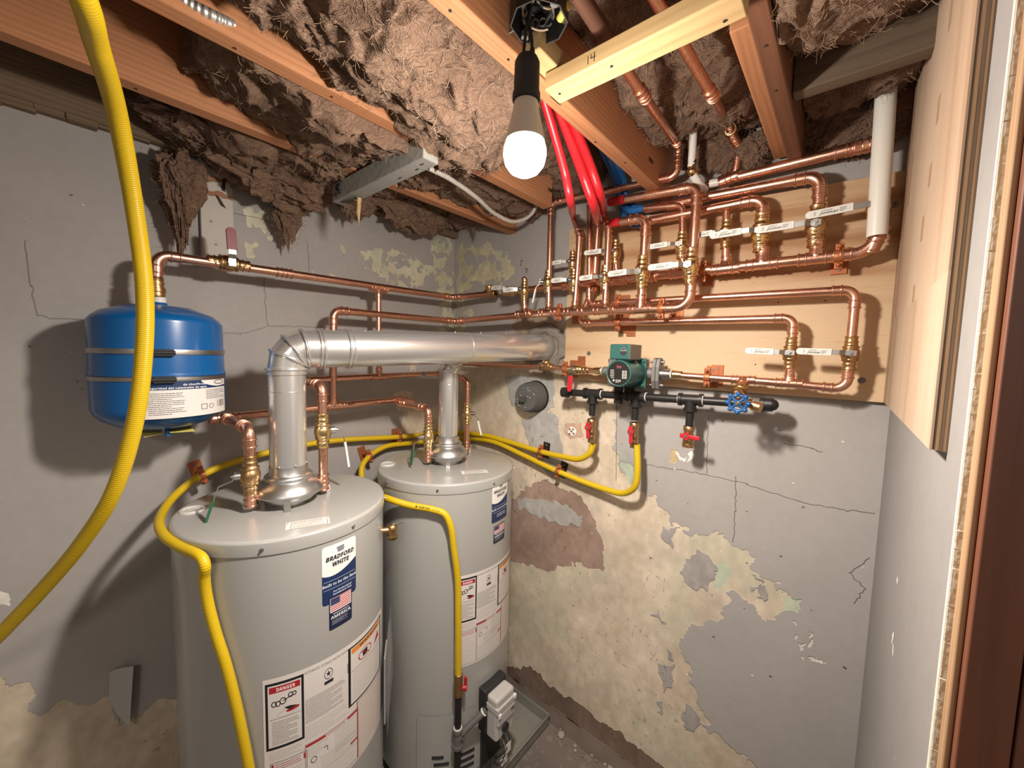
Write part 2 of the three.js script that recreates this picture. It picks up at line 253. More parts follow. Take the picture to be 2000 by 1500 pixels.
  for (const q of [[[0.467,2.102], [0.469,2.130], [0.479,2.125]], [[0.499,2.068], [0.498,2.089], [0.507,2.084], [0.511,2.067]]]) { g.beginPath(); q.forEach((p, i) => g[i ? 'lineTo' : 'moveTo'](...p)); g.stroke(); }
  for (let k = 0; k < 90; k++) speck(g, rr(.3, 1.75), rr(.1, 1.5), rr(.001, .0045), rnd() < .45 ? 'rgba(230,226,214,.9)' : 'rgba(88,78,70,.8)');
});
const wallCm = paintedWall(0, 0, 1.0, 2.45, .0024, [136, 132, 129], [{ polys: flakes([[.47, 1.3, .008], [.48, 1.2, .01], [.5, 1.18, .006]]), c: [232, 230, 222], rough: .02 }], (g) => { for (let k = 0; k < 16; k++) speck(g, rr(.1, .84), rr(.6, 1.5), rr(.001, .003), 'rgba(232,230,222,.9)'); });
const roomPaint = std({ color: lin(.42, .41, .40), roughness: .8 });

struct('wall_left', wallUV(box(-.12, 0, -.12, 0, 2.30, 3.3)), wallA);
struct('wall_back', wallUV(box(-.12, 0, -.12, 3.3, 2.45, 0)), wallB);
struct('wall_right', wallUV(box(1.758, 0, 0, 1.90, 2.45, .845)), wallCm);
struct('wall_partition', box(1.90, 0, .72, 3.3, 2.45, .845), roomPaint);
struct('wall_far_right', box(3.2, 0, .845, 3.3, 2.45, 3.3), roomPaint);
struct('wall_front', box(0, 0, 3.2, 3.3, 2.45, 3.3), roomPaint);
{ // rough broken plaster edge of the right wall
  const g = []; for (let k = 0; k < 60; k++) { const y = .02 + k * .0405, w = .001 + .004 * fbm(k * .31, 3, 3), d = .001 + .007 * fbm(k * .4, 7, 3); g.push(box(1.7575, y, .84, 1.759 + w + .003, y + .043, .846 + d, .0015)); }
  struct('trim_1', triUV(merge(g), 'y'), std({ color: lin(.60, .54, .44), roughness: .95, bumpMap: smudge, bumpScale: .004 }));
  struct('trim_2', triUV(box(1.763, 0, .845, 1.769, 2.45, .868, .002), 'y'), W.raw);
  struct('door_1', [triUV(box(1.769, 0, .845, 1.803, 2.45, .880, .002), 'y'), triUV(box(1.806, 0, .845, 1.93, 2.45, .872, .002), 'y')], W.stain);
}
const floorT = dataTex(1024, 1024, (i, j, o) => { const x = i / 300, y = j / 300; const f = fbm(x * 3, y * 3, 5), s = fbm(x * 40, y * 40, 2), d = fbm(x * 1.5 + 8, y * 1.5, 3); const c = mix3([118, 104, 96], [90, 84, 79], clamp(1.6 * (f - .25))); const k = (s > .52 ? 14 : 0) + 22 * (d - .45); o[0] = c[0] + k; o[1] = c[1] + k; o[2] = c[2] + k; }, true, [1 / 3.4, 1 / 3.4]);
struct('floor', wallUV(box(-.12, -.1, -.12, 3.3, 0, 3.3)), std({ map: floorT, bumpMap: floorT, bumpScale: .004, roughness: .85 }));
{ // ceiling: subfloor boards, each its own piece, over the joists
  const c = new THREE.Group(); c.name = 'ceiling'; c.userData.kind = 'structure'; scene.add(c);
  for (let k = 0; k < 18; k++) part(c, numbered('plank'), triUV(box(-.12, 2.45, -.12 + k * .19, 3.3, 2.475, .066 + k * .19, .003), 'x'), W.joistOld);
  part(c, 'roof_deck', box(-.12, 2.477, -.12, 3.3, 2.50, 3.3), W.darkOld);
}
// joists run away from the back wall
function timber(name, label, cat, b, mat, long, extra, group) { const t = thing(name, label, cat, [b[0], b[1], b[2]], group); part(t, 'board', triUV(box(...b, .004), long), mat); if (extra) extra(t); return t; }
const nails = (t, pts, dir = [0, -1, 0]) => { for (const p of pts) part(t, 'nail_hole', cyl(p, P(p).addScaledVector(P(dir), .0012), .0028, 8), M.blackPaint); };
timber('ceiling_joist', 'ceiling joist nearest the blue tank, mostly hidden by fallen insulation', 'joist', [.395, 2.258, -.0, .437, 2.448, 3.2], W.joist, 'z', (t) => nails(t, [[.415, 2.258, 1.3], [.41, 2.258, .9]]));
timber('ceiling_joist', 'ceiling joist between blue tank and bulb, carrying the steel conduit on its side', 'joist', [.728, 2.25, .19, .770, 2.448, 3.2], W.joist, 'z', (t) => nails(t, [[.745, 2.25, 1.2], [.75, 2.25, 1.02], [.742, 2.25, .8], [.755, 2.25, .72], [.74, 2.25, .66]]));
timber('ceiling_joist', 'bright orange ceiling joist right beside the bulb and junction box', 'joist', [1.108, 2.25, 0, 1.150, 2.448, 3.2], W.joist, 'z', (t) => nails(t, [[1.125, 2.25, 1.0], [1.13, 2.25, .86], [1.12, 2.25, .5], [1.135, 2.25, .35]]));
timber('ceiling_joist', 'dark brown ceiling joist at the far end of the pale pine strip', 'joist', [1.496, 2.25, .04, 1.530, 2.448, 3.2], W.joistOld, 'z', (t) => nails(t, [[1.512, 2.25, .6], [1.51, 2.25, .45]]));
timber('sister_joist', 'lighter split board fixed against the dark brown joist', 'joist', [1.455, 2.285, .03, 1.494, 2.44, .62], W.joist, 'z');
timber('sill_beam', 'old rough timber sill on top of the left wall', 'beam', [-.11, 2.302, 0, .03, 2.446, 3.2], W.rough, 'z', (t) => {
  const g = []; for (let k = 0; k < 40; k++) { const z = .95 + k * .055, y = 2.302 - .03 * sst(1.1, 1.6, z) * (1 + .6 * (hash(k, 5) - .5)); g.push(box(-.01, y, z, .02 + .012 * hash(k, 8), 2.305, z + .06, .004)); }
  part(t, 'splintered_edge', triUV(merge(g), 'z'), W.rough);
});
timber('pine_strip', 'pale new pine strip spanning between two joists beside the bulb', 'board', [1.171, 2.222, 0.773, 1.51, 2.248, .79].map((v, i, a) => i === 1 ? 2.214 : i === 0 ? 1.165 : i === 2 ? .735 : v), W.pine, 'x', (t) => { nails(t, [[1.185, 2.214, .765], [1.48, 2.214, .75], [1.30, 2.214, .77]]); part(t, 'pencil_mark', [box(1.262, 2.222, .790, 1.2632, 2.236, .7904), box(1.268, 2.229, .790, 1.278, 2.2302, .7904), box(1.275, 2.222, .790, 1.2762, 2.238, .7904), box(1.268, 2.229, .790, 1.2692, 2.237, .7904)], M.blackPaint, 'handwritten number'); });
timber('pine_cleat', 'short pale pine block screwed along the bright joist under the junction box', 'block', [1.153, 2.250, .742, 1.193, 2.290, .845], W.pine, 'z');
timber('dark_blocking', 'dark weathered board between brown joist and plywood panel over the white pipe', 'board', [1.531, 2.265, .352, 1.757, 2.352, .390], W.darkOld, 'x');
timber('joist_blocking', 'thin old cross blocking behind the dark weathered board', 'board', [1.532, 2.32, .02, 1.757, 2.44, .05], W.joistOld, 'x');
{
  const t = thing('painted_wood_block', 'grey painted wood block hung under the joists with old black wire clips', 'block', [.62, 2.19, .8]);
  const a = [0.291, 2.19, 0.799], b = [0.793, 2.19, 0.769], z = (a[2] + b[2]) / 2;
  part(t, 'block', triUV(box(a[0], 2.19, z - .03, b[0], 2.248, z + .02, .003), 'x'), std({ color: lin(.30, .295, .27), roughness: .6, bumpMap: smudge, bumpScale: .002 }));
  const cx = a[0] + .045; part(t, 'wire_clip', [ring([cx, 2.228, z + .023], [0, 0, 1], .010, .003), ball([cx - .012, 2.206, z + .023], .006), ball([cx + .014, 2.21, z + .023], .006)], M.iron);
  part(t, 'steel_strap', box(b[0] - .1, 2.192, z - .034, b[0] - .085, 2.27, z - .028, .001), M.castGrey);
  for (const [u, w] of [[.04, 0], [.075, -.01], [.16, -.012]]) part(t, 'slot', box(b[0] - u, 2.1892, z + w - .002, b[0] - u + .014, 2.1905, z + w + .002), M.blackPaint);
  const t2 = thing('torn_wood_piece', 'splintered pale wood scrap dangling under the grey painted block', 'scrap', [a[0] + .09, 2.2, z]);
  part(t2, 'splinter', [orient(new THREE.ConeGeometry(.014, .085, 6), [a[0] + .098, 2.142, z - .02], [.12, -1, 0]), orient(new THREE.ConeGeometry(.009, .06, 5), [a[0] + .115, 2.157, z - .01], [-.1, -1, .1])], W.pine);
  part(t2, 'torn_plate', orient(box(-.045, -.002, -.016, .045, .002, .016, .001), [a[0] + .075, 2.184, z - .01], [.15, 1, .1]), W.darkOld);
}
// plywood back board on the back wall and the panel on the right wall
{
  const t = thing('plywood_backboard', 'pale plywood board on the back wall behind the copper manifolds', 'board', [0.725, 1.577, 0]);
  const bl = [0.741, 1.59, 0.018], tr = [1.743, 2.182, 0.018], br = [1.742, 1.587, 0.018], tl = [0.743, 2.215, 0.018];
  const s = new THREE.Shape(); s.moveTo(bl[0], bl[1]); s.lineTo(1.7425, br[1]); s.lineTo(1.7425, tr[1]); s.lineTo(tl[0] - .002, tl[1]); s.closePath();
  part(t, 'plywood_sheet', triUV(new THREE.ExtrudeGeometry(s, { depth: .016, bevelEnabled: true, bevelSize: .001, bevelThickness: .001, bevelSegments: 1 }).translate(0, 0, .001), 'x'), plyA);
  for (const q of [[1.696, 1.643, 0.019], [1.726, 2.101, 0.019], [0.856, 1.702, 0.019]]) { const w = part(t, 'washer_screw', [cyl(q, P(q).add(V(0, 0, .0025)), .0085, 14), ball(P(q).add(V(0, 0, .003)), .0045, 8)], M.castGrey); w.userData.label = 'dark screw with washer'; }
  for (const q of [[1.492, 1.866, 0.018], [1.603, 1.864, 0.018], [1.444, 1.677, 0.018]]) part(t, 'nail_hole', cyl(q, P(q).add(V(0, 0, .001)), .0022, 8), M.blackPaint);
  const t2 = thing('plywood_lining', 'tall thick plywood panel on the right wall with layered edge showing', 'panel', [1.75, 1.588, .4]);
  const zn = .768, y0 = 1.587;
  const plies = [[1.7430, 1.7452, plyC], [1.7452, 1.7478, W.rough], [1.7478, 1.7506, W.raw], [1.7506, 1.7534, W.rough], [1.7534, 1.7562, W.raw], [1.7562, 1.7578, W.rough]];
  plies.forEach(([a, b, m], k) => part(t2, 'ply_layer', triUV(box(a, y0 + .002 * hash(k, 2), .001, b, 2.449, zn - (k ? .0015 * hash(k, 4) : 0)), 'y'), m));
  for (const [y, z, h] of [[2.19, .55, .05], [2.07, .52, .04], [1.98, .5, .035], [1.9, .47, .04], [1.8, .44, .03], [2.05, .16, .12]]) part(t2, 'knot_streak', box(1.7426, y, z, 1.7431, y + h, z + .022, .0002), std({ color: lin(.30, .18, .10), roughness: .8 }));
}
// painted plank on the left wall with rusty slits
{
  const t = thing('wall_plank', 'white painted vertical plank on the left wall with rusty torn slits', 'plank', [-0, 1.982, 1.064]);
  const l = [[1.102,2.271], [1.110,1.969], [1.019,1.999], [1.012,2.304]]; const z0 = l[2][0], z1 = l[1][0], y0 = l[1][1] - .01, y1 = 2.30;
  const plankMat = paintedWall(z0 - .02, y0 - .02, z1 + .02, 2.32, .001, [196, 190, 180], [{ polys: [[[1.102,2.242], [1.078,2.254], [1.049,2.253], [1.013,2.259], [1.013,2.245], [1.050,2.240], [1.103,2.225]], [[1.104,2.202], [1.065,2.208], [1.014,2.204], [1.014,2.190], [1.058,2.190], [1.104,2.186]]].map((p) => p), c: [160, 110, 76], c2: [196, 170, 140], rough: .02 }], null);
  part(t, 'plank_board', wallUV(box(.001, y0, z0, .02, y1, z1, .002)), plankMat);
  for (const q of [[[1.047,2.254], [1.038,2.257], [1.042,2.212], [1.052,2.216]], [[1.071,2.196], [1.060,2.193], [1.040,2.158], [1.055,2.164]]]) { const sh = new THREE.Shape(q.map((p) => new THREE.Vector2(-p[0], p[1]))); part(t, 'torn_slit', new THREE.ExtrudeGeometry(sh, { depth: .003, bevelEnabled: false }).rotateY(Math.PI / 2).translate(.0185, 0, 0), std({ color: lin(.06, .035, .025), roughness: .9 })); }
  for (const q of [[0.02, 2.105, 1.083], [0.02, 2.032, 1.071]]) part(t, 'screw', cyl(q, P(q).add(V(.002, 0, 0)), .004, 10), M.castGrey);
  const f = thing('paint_flap', 'curled paint flake peeling off the lower left wall', 'paint flake', [0, 0.61, 1.352]);
  const pl = new THREE.PlaneGeometry(1, 1, 10, 16); const pp = pl.attributes.position; const A = [[1.370,0.686], [1.340,0.694], [1.356,0.500], [1.375,0.602]];
  for (let i = 0; i < pp.count; i++) { const u = pp.getX(i) + .5, v = pp.getY(i) + .5; const top = [A[0][0] + (A[1][0] - A[0][0]) * u, A[0][1] + (A[1][1] - A[0][1]) * u], bot = [A[3][0] + (A[2][0] - A[3][0]) * u, A[3][1] + (A[2][1] - A[3][1]) * u]; pp.setXYZ(i, .003 + .035 * u * u + .006 * v * (1 - v), bot[1] + (top[1] - bot[1]) * v, bot[0] + (top[0] - bot[0]) * v - .02 * u * u); }
  pl.computeVertexNormals(); const back = pl.clone().translate(-.0015, 0, 0); part(f, 'flake', [pl, back], std({ color: lin(.42, .42, .39), roughness: .7, side: THREE.DoubleSide }));
}
{ // rubble along the foot of the back wall: each lump a thing in one group
  const rubble = std({ color: lin(.34, .29, .24), roughness: .95 }), rubble2 = std({ color: lin(.20, .155, .13), roughness: .95 });
  const proto = [0, 1, 2].map((k) => { const g = mergeVertices(new THREE.IcosahedronGeometry(1, 2).deleteAttribute('normal').deleteAttribute('uv')); const p = g.attributes.position; for (let i = 0; i < p.count; i++) { const s = 1 + .45 * n3(p.getX(i) * 1.6 + k * 9, p.getY(i) * 1.6, p.getZ(i) * 1.6); p.setXYZ(i, p.getX(i) * s, p.getY(i) * s * .6, p.getZ(i) * s); } g.computeVertexNormals(); return g; });
  for (let k = 0; k < 26; k++) {
    const x = .76 + .62 * (k + rnd()) / 26, s = rr(.004, .014) * (k % 6 === 2 ? 1.4 : 1); const m = new THREE.Mesh(proto[k % 3], k % 3 ? rubble : rubble2); m.scale.setScalar(s); m.position.set(x, s * .45, .012 + rr(.0, .05)); m.rotation.y = rr(0, 6); m.castShadow = m.receiveShadow = true;
    m.name = numbered('plaster_crumb'); m.userData = { label: 'small crumb of fallen plaster along the foot of the back wall', category: 'rubble', group: 'plaster crumbs along the back wall' }; scene.add(m);
  }
  const g = new THREE.BoxGeometry(1.75, .06, .03, 120, 6, 2); const p = g.attributes.position; for (let i = 0; i < p.count; i++) { const x = p.getX(i), y = p.getY(i); if (p.getZ(i) > 0) p.setZ(i, -.012 + .03 * (1 - sst(-.045, .045, y)) + .022 * fbm(x * 14 + 5, y * 14, 4)); if (y > .04) p.setY(i, y - .03 * fbm(x * 9 + 2, 3, 3)); } g.computeVertexNormals();
  struct('baseboard_back', triUV(g.translate(.875, .03, .004), 'x'), std({ color: lin(.165, .125, .10), roughness: .95 }));
}

// ================================================================ mineral wool
function batt(label, x0, x1, z0, z1, bottom, o = {}) {
  const t = thing('insulation_batt', label, 'insulation', [(x0 + x1) / 2, 2.4, (z0 + z1) / 2]);
  const st = .0052, nx = Math.round((x1 - x0) / st), nz = Math.round((z1 - z0) / st), S = (o.seed || 1) * 13.7;
  const pos = [], idx = [];
  for (let j = 0; j <= nz; j++) for (let i = 0; i <= nx; i++) {
    const u = i / nx, v = j / nz; let x = x0 + u * (x1 - x0), z = z0 + v * (z1 - z0);
    const e = Math.min(u * (x1 - x0), (1 - u) * (x1 - x0)), ez = Math.min(v, 1 - v) * (z1 - z0);
    const wx = x + .05 * n3(x * 7 + S, z * 7, 1), wz = z + .05 * n3(x * 7, z * 7 + S, 5);
    let b = .045 * n3(wx * 6 + S, wz * 6, 2) + .024 * (.5 - Math.abs(n3(wx * 12, wz * 10 + S, 3)) * 2) + .016 * (.5 - Math.abs(n3(wx * 27 + S, wz * 19, 7)) * 2) + .009 * n3(wx * 55, wz * 42 + S, 4) + .005 * n3(wx * 120, wz * 95 + S, 6);
    let y = bottom(x, z) - b * (o.amp || 1);
    y += (o.edge ?? .05) * Math.pow(1 - sst(0, .06, e), 2) + (o.edgeZ ?? .05) * Math.pow(1 - sst(0, .09, ez + .03 * n3(x * 16, z * 16, S)), 2);
    x += .018 * n3(x * 18 + 3, z * 18, S) * (e > .02 ? 1 : .3); z += .018 * n3(x * 18, z * 18 + 9, S);
    pos.push(x, Math.min(y, 2.446), z);
  }
  const n0 = (nx + 1) * (nz + 1), W1 = nx + 1;
  for (let j = 0; j < nz; j++) for (let i = 0; i < nx; i++) { const a = j * W1 + i; idx.push(a, a + 1, a + W1, a + 1, a + W1 + 1, a + W1); }
  // sides and top close the batt
  const rim = []; for (let i = 0; i <= nx; i++) rim.push(i); for (let j = 1; j <= nz; j++) rim.push(j * W1 + nx); for (let i = nx - 1; i >= 0; i--) rim.push(nz * W1 + i); for (let j = nz - 1; j > 0; j--) rim.push(j * W1);
  const r0 = pos.length / 3; for (const k of rim) pos.push(pos[k * 3], 2.447, pos[k * 3 + 2]);
  for (let k = 0; k < rim.length; k++) { const a = rim[k], b = rim[(k + 1) % rim.length], c = r0 + k, d = r0 + (k + 1) % rim.length; idx.push(a, c, b, b, c, d); }
  const g = new THREE.BufferGeometry(); g.setAttribute('position', new THREE.Float32BufferAttribute(pos, 3)); g.setIndex(idx); g.computeVertexNormals();
  const uv = new Float32Array(pos.length / 3 * 2); for (let i = 0; i < pos.length / 3; i++) { uv[2 * i] = pos[3 * i] + S + .6 * pos[3 * i + 1]; uv[2 * i + 1] = pos[3 * i + 2] + .9 * pos[3 * i + 1]; } g.setAttribute('uv', new THREE.BufferAttribute(uv, 2));
  const ends = []; for (let k = 0; k < (o.fibres || 1500); k++) { const i = Math.floor(rnd() * n0); ends.push([pos[3 * i], pos[3 * i + 1], pos[3 * i + 2]]); }
  part(t, 'wool_mat', g, M.wool); fuzz(t, ends, [0, -1, 0]);
  return t;
}
// loose strands that stick out of the wool
function fuzz(t, ends, dir) {
  const g = []; for (const p of ends) { const d = V(rr(-1, 1), rr(-.8, .35), rr(-1, 1)).normalize(), L = rr(.006, .032), c = V(rr(-1, 1), rr(-1, .4), rr(-1, 1)).multiplyScalar(L * .5), a = P(p).addScaledVector(d, -.004);
    g.push(new THREE.TubeGeometry(new THREE.QuadraticBezierCurve3(a, a.clone().addScaledVector(d, L * .5).add(c), a.clone().addScaledVector(d, L).add(c.multiplyScalar(.4))), 3, rr(.00025, .0007), 3, false)); }
  const m = part(t, 'loose_fibres', g, M.fibre); m.userData.kind = 'stuff';
}
function clump(label, c, R, o = {}) {
  const t = thing('insulation_clump', label, 'insulation', c, o.group); const S = (o.seed || 1) * 7.3;
  const g = mergeVertices(new THREE.IcosahedronGeometry(1, o.detail || 40).deleteAttribute('normal').deleteAttribute('uv')); const p = g.attributes.position, ends = [], uv = new Float32Array(p.count * 2);
  for (let i = 0; i < p.count; i++) {
    let x = p.getX(i), y = p.getY(i), z = p.getZ(i); const rag = o.rag ?? .5;
    const wx = x + .35 * n3(x * 1.6 + S, y * 1.6, z * 1.6), wy = y + .35 * n3(x * 1.6, y * 1.6 + S, z * 1.6), wz = z + .35 * n3(x * 1.6, y * 1.6, z * 1.6 + S);
    let s = 1 + .42 * n3(wx * 1.8 + S, wy * 1.4, wz * 1.8) + .22 * (.35 - Math.abs(n3(wx * 3.4, wy * 2 + S, wz * 3.4)) * 1.6) + .13 * (.4 - Math.abs(n3(wx * 7, wy * 4.5, wz * 7 + S)) * 1.6) + .06 * n3(wx * 16, wy * 11, wz * 16) + .03 * n3(wx * 34, wy * 22, wz * 34);
    const low = sst(.1, -1, y); const taper = 1 - (o.taper ?? .4) * low; const drop = 1 + rag * low * (.6 + n3(x * 3.2 + S, 0, z * 3.2));
    x = x * s * R[0] * taper + (o.lean ? o.lean[0] * low : 0); z = z * s * R[2] * taper + (o.lean ? o.lean[1] * low : 0); y = y * s * R[1] * drop;
    p.setXYZ(i, c[0] + x, c[1] + y, c[2] + z); uv[2 * i] = x + .7 * z + S; uv[2 * i + 1] = y * 1 + .3 * x; if (rnd() < (o.fibres || 600) / p.count) ends.push([c[0] + x, c[1] + y, c[2] + z]);
  }
  g.computeVertexNormals(); g.setAttribute('uv', new THREE.BufferAttribute(uv, 2));
  part(t, 'wool_tuft', g, M.wool); if (ends.length) fuzz(t, ends); return t;
}
batt('brown mineral wool batt between left wall and first joist, torn at its near end', .03, .392, .01, 1.16, (x, z) => 2.33 - .07 * sst(.5, .9, z) + .03 * sst(.9, 1.15, z), { seed: 1 });
batt('brown mineral wool batt hanging beside the joist with the steel conduit', .44, .727, .01, 1.22, (x, z) => 2.30 - .05 * sst(.4, .8, z) + .04 * sst(1, 1.2, z) - .04 * sst(.60, .72, x) * sst(.5, .8, z), { seed: 2, edge: .01 });
batt('big sagging brown mineral wool batt next to the glowing bulb', .745, 1.104, .01, 1.36, (x, z) => 2.235 - .035 * sst(1.0, .6, z) * sst(1.08, .9, x) + .03 * sst(.98, 1.10, x) + .06 * sst(1.0, 1.3, z) + .15 * sst(.86, .98, x) * sst(.75, .55, z) + .13 * sst(.66, .42, z) + .05 * sst(.87, .76, x) * sst(.7, .95, z), { seed: 3, fibres: 3200, edge: .02, edgeZ: .07 });
batt('brown mineral wool batt above the old copper pipes and pine strip', 1.152, 1.453, .01, 1.5, (x, z) => 2.375 + .02 * sst(.4, .8, z) - .02 * sst(.5, .3, z) + .03 * sst(.25, .05, z), { seed: 4, edge: .02, amp: .8, fibres: 2400 });
batt('brown mineral wool batt between dark brown joist and plywood panel', 1.532, 1.74, .04, 1.4, (x, z) => 2.345 - .085 * sst(.40, .55, z) + .04 * sst(1.1, 1.4, z), { seed: 5, edge: .01, amp: .7, fibres: 1500 });
clump('long strip of wool hanging in front of the white painted plank', [0.085, 2.171, 1.171], [.055, .105, .055], { seed: 3, rag: .8, taper: .5 });
clump('thick round wool clump hanging above the red handled valve', [0.14, 2.289, 0.891], [.12, .088, .195], { seed: 6, rag: .3, taper: .15, detail: 52 });
clump('wool tuft fallen over the sill between plank and blue tank', [0.16, 2.329, 1.072], [.13, .06, .17], { seed: 8, rag: .3, detail: 52 });
clump('small ragged wool tail under the thick round clump', [0.08, 2.163, 0.872], [.03, .05, .045], { seed: 11, rag: .9, detail: 24 });
clump('sheet of wool drooping over the left wall below the torn scrap', [0.15, 2.338, 0.382], [.10, .075, .19], { seed: 14, rag: .5, taper: .15, detail: 48 });
clump('pointed wool tuft hanging in the room corner under the cable', [0.22, 2.414, 0.075], [.06, .085, .08], { seed: 17, rag: .7, taper: .7 });
clump('wool flap below the grey painted block', [0.15, 2.296, 0.655], [.08, .06, .10], { seed: 21, rag: .5 });
clump('wool lump between the grey block and first joist', [0.382, 2.3, 0.86], [.12, .05, .12], { seed: 23, rag: .4 });
clump('tangled wool lump hanging behind the white plastic elbow', [1.288, 2.378, 0.03], [.10, .06, .025], { seed: 27, rag: .5, taper: .2 });
clump('wool lump behind the white pipe sleeve under the dark board', [1.618, 2.342, 0.03], [.14, .07, .028], { seed: 31, rag: .25, taper: .2 });
clump('small wool tassel hanging below the wool behind the brown joist', [1.41, 2.32, 0.06], [.05, .04, .035], { seed: 39, rag: .6, detail: 24 });

// ================================================================ bulb, junction box
{
  const [bx, by, bz] = BULB;
  const t = thing('light_bulb', 'glowing frosted bulb hanging on a short black cord', 'lamp', [bx, by + .2, bz]);
  const sx = bx - .002;
  part(t, 'globe', lathe([[.001, -.039], [.014, -.0375], [.026, -.031], [.035, -.019], [.0385, -.004], [.038, .008], [.0345, .020]], [bx, by, bz], UP, 32), std({ color: 0xffffff, emissive: lin(1, .86, .66), emissiveIntensity: 6, roughness: .5 }));
  part(t, 'housing', lathe([[.0345, .0195], [.035, .022], [.030, .045], [.024, .068], [.0215, .085], [.0205, .092], [.001, .092]], [bx, by, bz], UP, 32), M.bulbShell);
  part(t, 'socket', [lathe([[.001, .086], [.023, .086], [.0245, .090], [.0245, .101], [.0225, .104], [.022, .152], [.018, .160], [.001, .161]], [bx, by, bz], UP, 28), cyl([bx - .009, by + .155, bz], [bx - .011, by + .172, bz], .0065, 10, .004), cyl([bx + .009, by + .155, bz], [bx + .011, by + .172, bz], .0065, 10, .004)], M.rubber);
  part(t, 'cord', tube([[bx - .010, by + .165, bz], [bx - .007, by + .19, bz], [bx - .001, by + .21, bz + .004], [bx - .002, by + .222, bz], [bx + .0, by + .25, bz], [bx - .01, by + .262, bz + .02]], .0028, 30, 8), M.rubber);
  part(t, 'cord', tube([[bx + .010, by + .165, bz], [bx + .009, by + .185, bz], [bx + .001, by + .21, bz - .004], [bx + .001, by + .226, bz], [bx + .01, by + .25, bz], [bx + .02, by + .262, bz - .01]], .0028, 30, 8), M.rubber);
  const p = new THREE.PointLight(BULB_COLOR, BULB_POINT, 0, 2); p.position.set(bx, by + .018, bz); p.castShadow = true; p.shadow.radius = 1.9; p.shadow.mapSize.set(1024, 1024); scene.add(p);
  const s = new THREE.SpotLight(BULB_COLOR, BULB_DOWN, 0, Math.PI / 2.02, 1, 2); s.position.set(bx, by - .045, bz); s.target.position.set(bx, 0, bz); s.castShadow = true; s.shadow.radius = 2; scene.add(s, s.target);
}
{
  const c = [1.208, 2.27, 0.869]; const [x, y, z] = c, R = .051, D = .055;
  const t = thing('junction_box', 'open black octagonal junction box full of wires above the bulb', 'electrical box', [x, y + D, z]);
  const oct = (r) => Array.from({ length: 8 }, (_, k) => { const a = (k + .5) / 8 * 6.2832; return new THREE.Vector2(r * Math.cos(a), r * Math.sin(a)); });
  const sh = new THREE.Shape(oct(R)); sh.holes.push(new THREE.Path(oct(R - .0025).reverse()));
  const tilt = (g) => { g.rotateX(Math.PI / 2); g.rotateY(.2); return g.translate(x, y + D, z); };
  part(t, 'box_wall', tilt(new THREE.ExtrudeGeometry(sh, { depth: D, bevelEnabled: false })), M.iron);
  part(t, 'box_back', tilt(new THREE.ExtrudeGeometry(new THREE.Shape(oct(R)), { depth: .002, bevelEnabled: false })), M.iron);
  part(t, 'box_rim', tilt(new THREE.ExtrudeGeometry(sh, { depth: .0012, bevelEnabled: false }).translate(0, 0, D)), std({ color: lin(.04, .036, .032), metalness: .2, roughness: .7 }));
  for (const s of [-1, 1]) part(t, 'screw_lug', cyl([x + s * .041, y + .002, z + .012 * s], [x + s * .041, y + .012, z + .012 * s], .007, 12), M.castGrey);
  const wm = [M.rubber, std({ color: lin(.30, .22, .15), roughness: .5 })];
  for (let k = 0; k < 11; k++) { const a = k * .57, q = .036 - .001 * k; const pts = []; for (let i = 0; i < 8; i++) { const b = a + i * .42; pts.push([x + q * Math.cos(b) * (1 - .05 * i), y + .008 + .03 * hash(k, i) , z + q * .9 * Math.sin(b)]); } part(t, 'wire', tube(pts, .0022, 26, 6), wm[k % 3 === 0 ? 1 : 0]); }
  part(t, 'cable_jacket', cyl([x + .02, y + .02, z - .035], [x + .045, y + .02, z - .02], .007, 12), std({ color: lin(.62, .52, .12), roughness: .5 }));
  part(t, 'knockout', ring([x + .004, y + D - .004, z - .004], UP, .010, .002), M.castGrey);
  part(t, 'mount_bracket', [box(x - R - .03, y + .004, z + .01, x - R + .002, y + .05, z + .013, .001), box(x - R - .03, y + .004, z - .02, x - R - .027, y + .05, z + .013, .001)], std({ color: lin(.25, .25, .23), metalness: .8, roughness: .5 }));
  const t2 = thing('conduit_stub', 'dark metal pipe stub running up behind the junction box', 'conduit', [x, 2.44, z + .1]);
  part(t2, 'pipe', cyl([x + .005, 2.42, z + .03], [x - .02, 2.42, z + .55], .03, 20), M.castGrey);
}

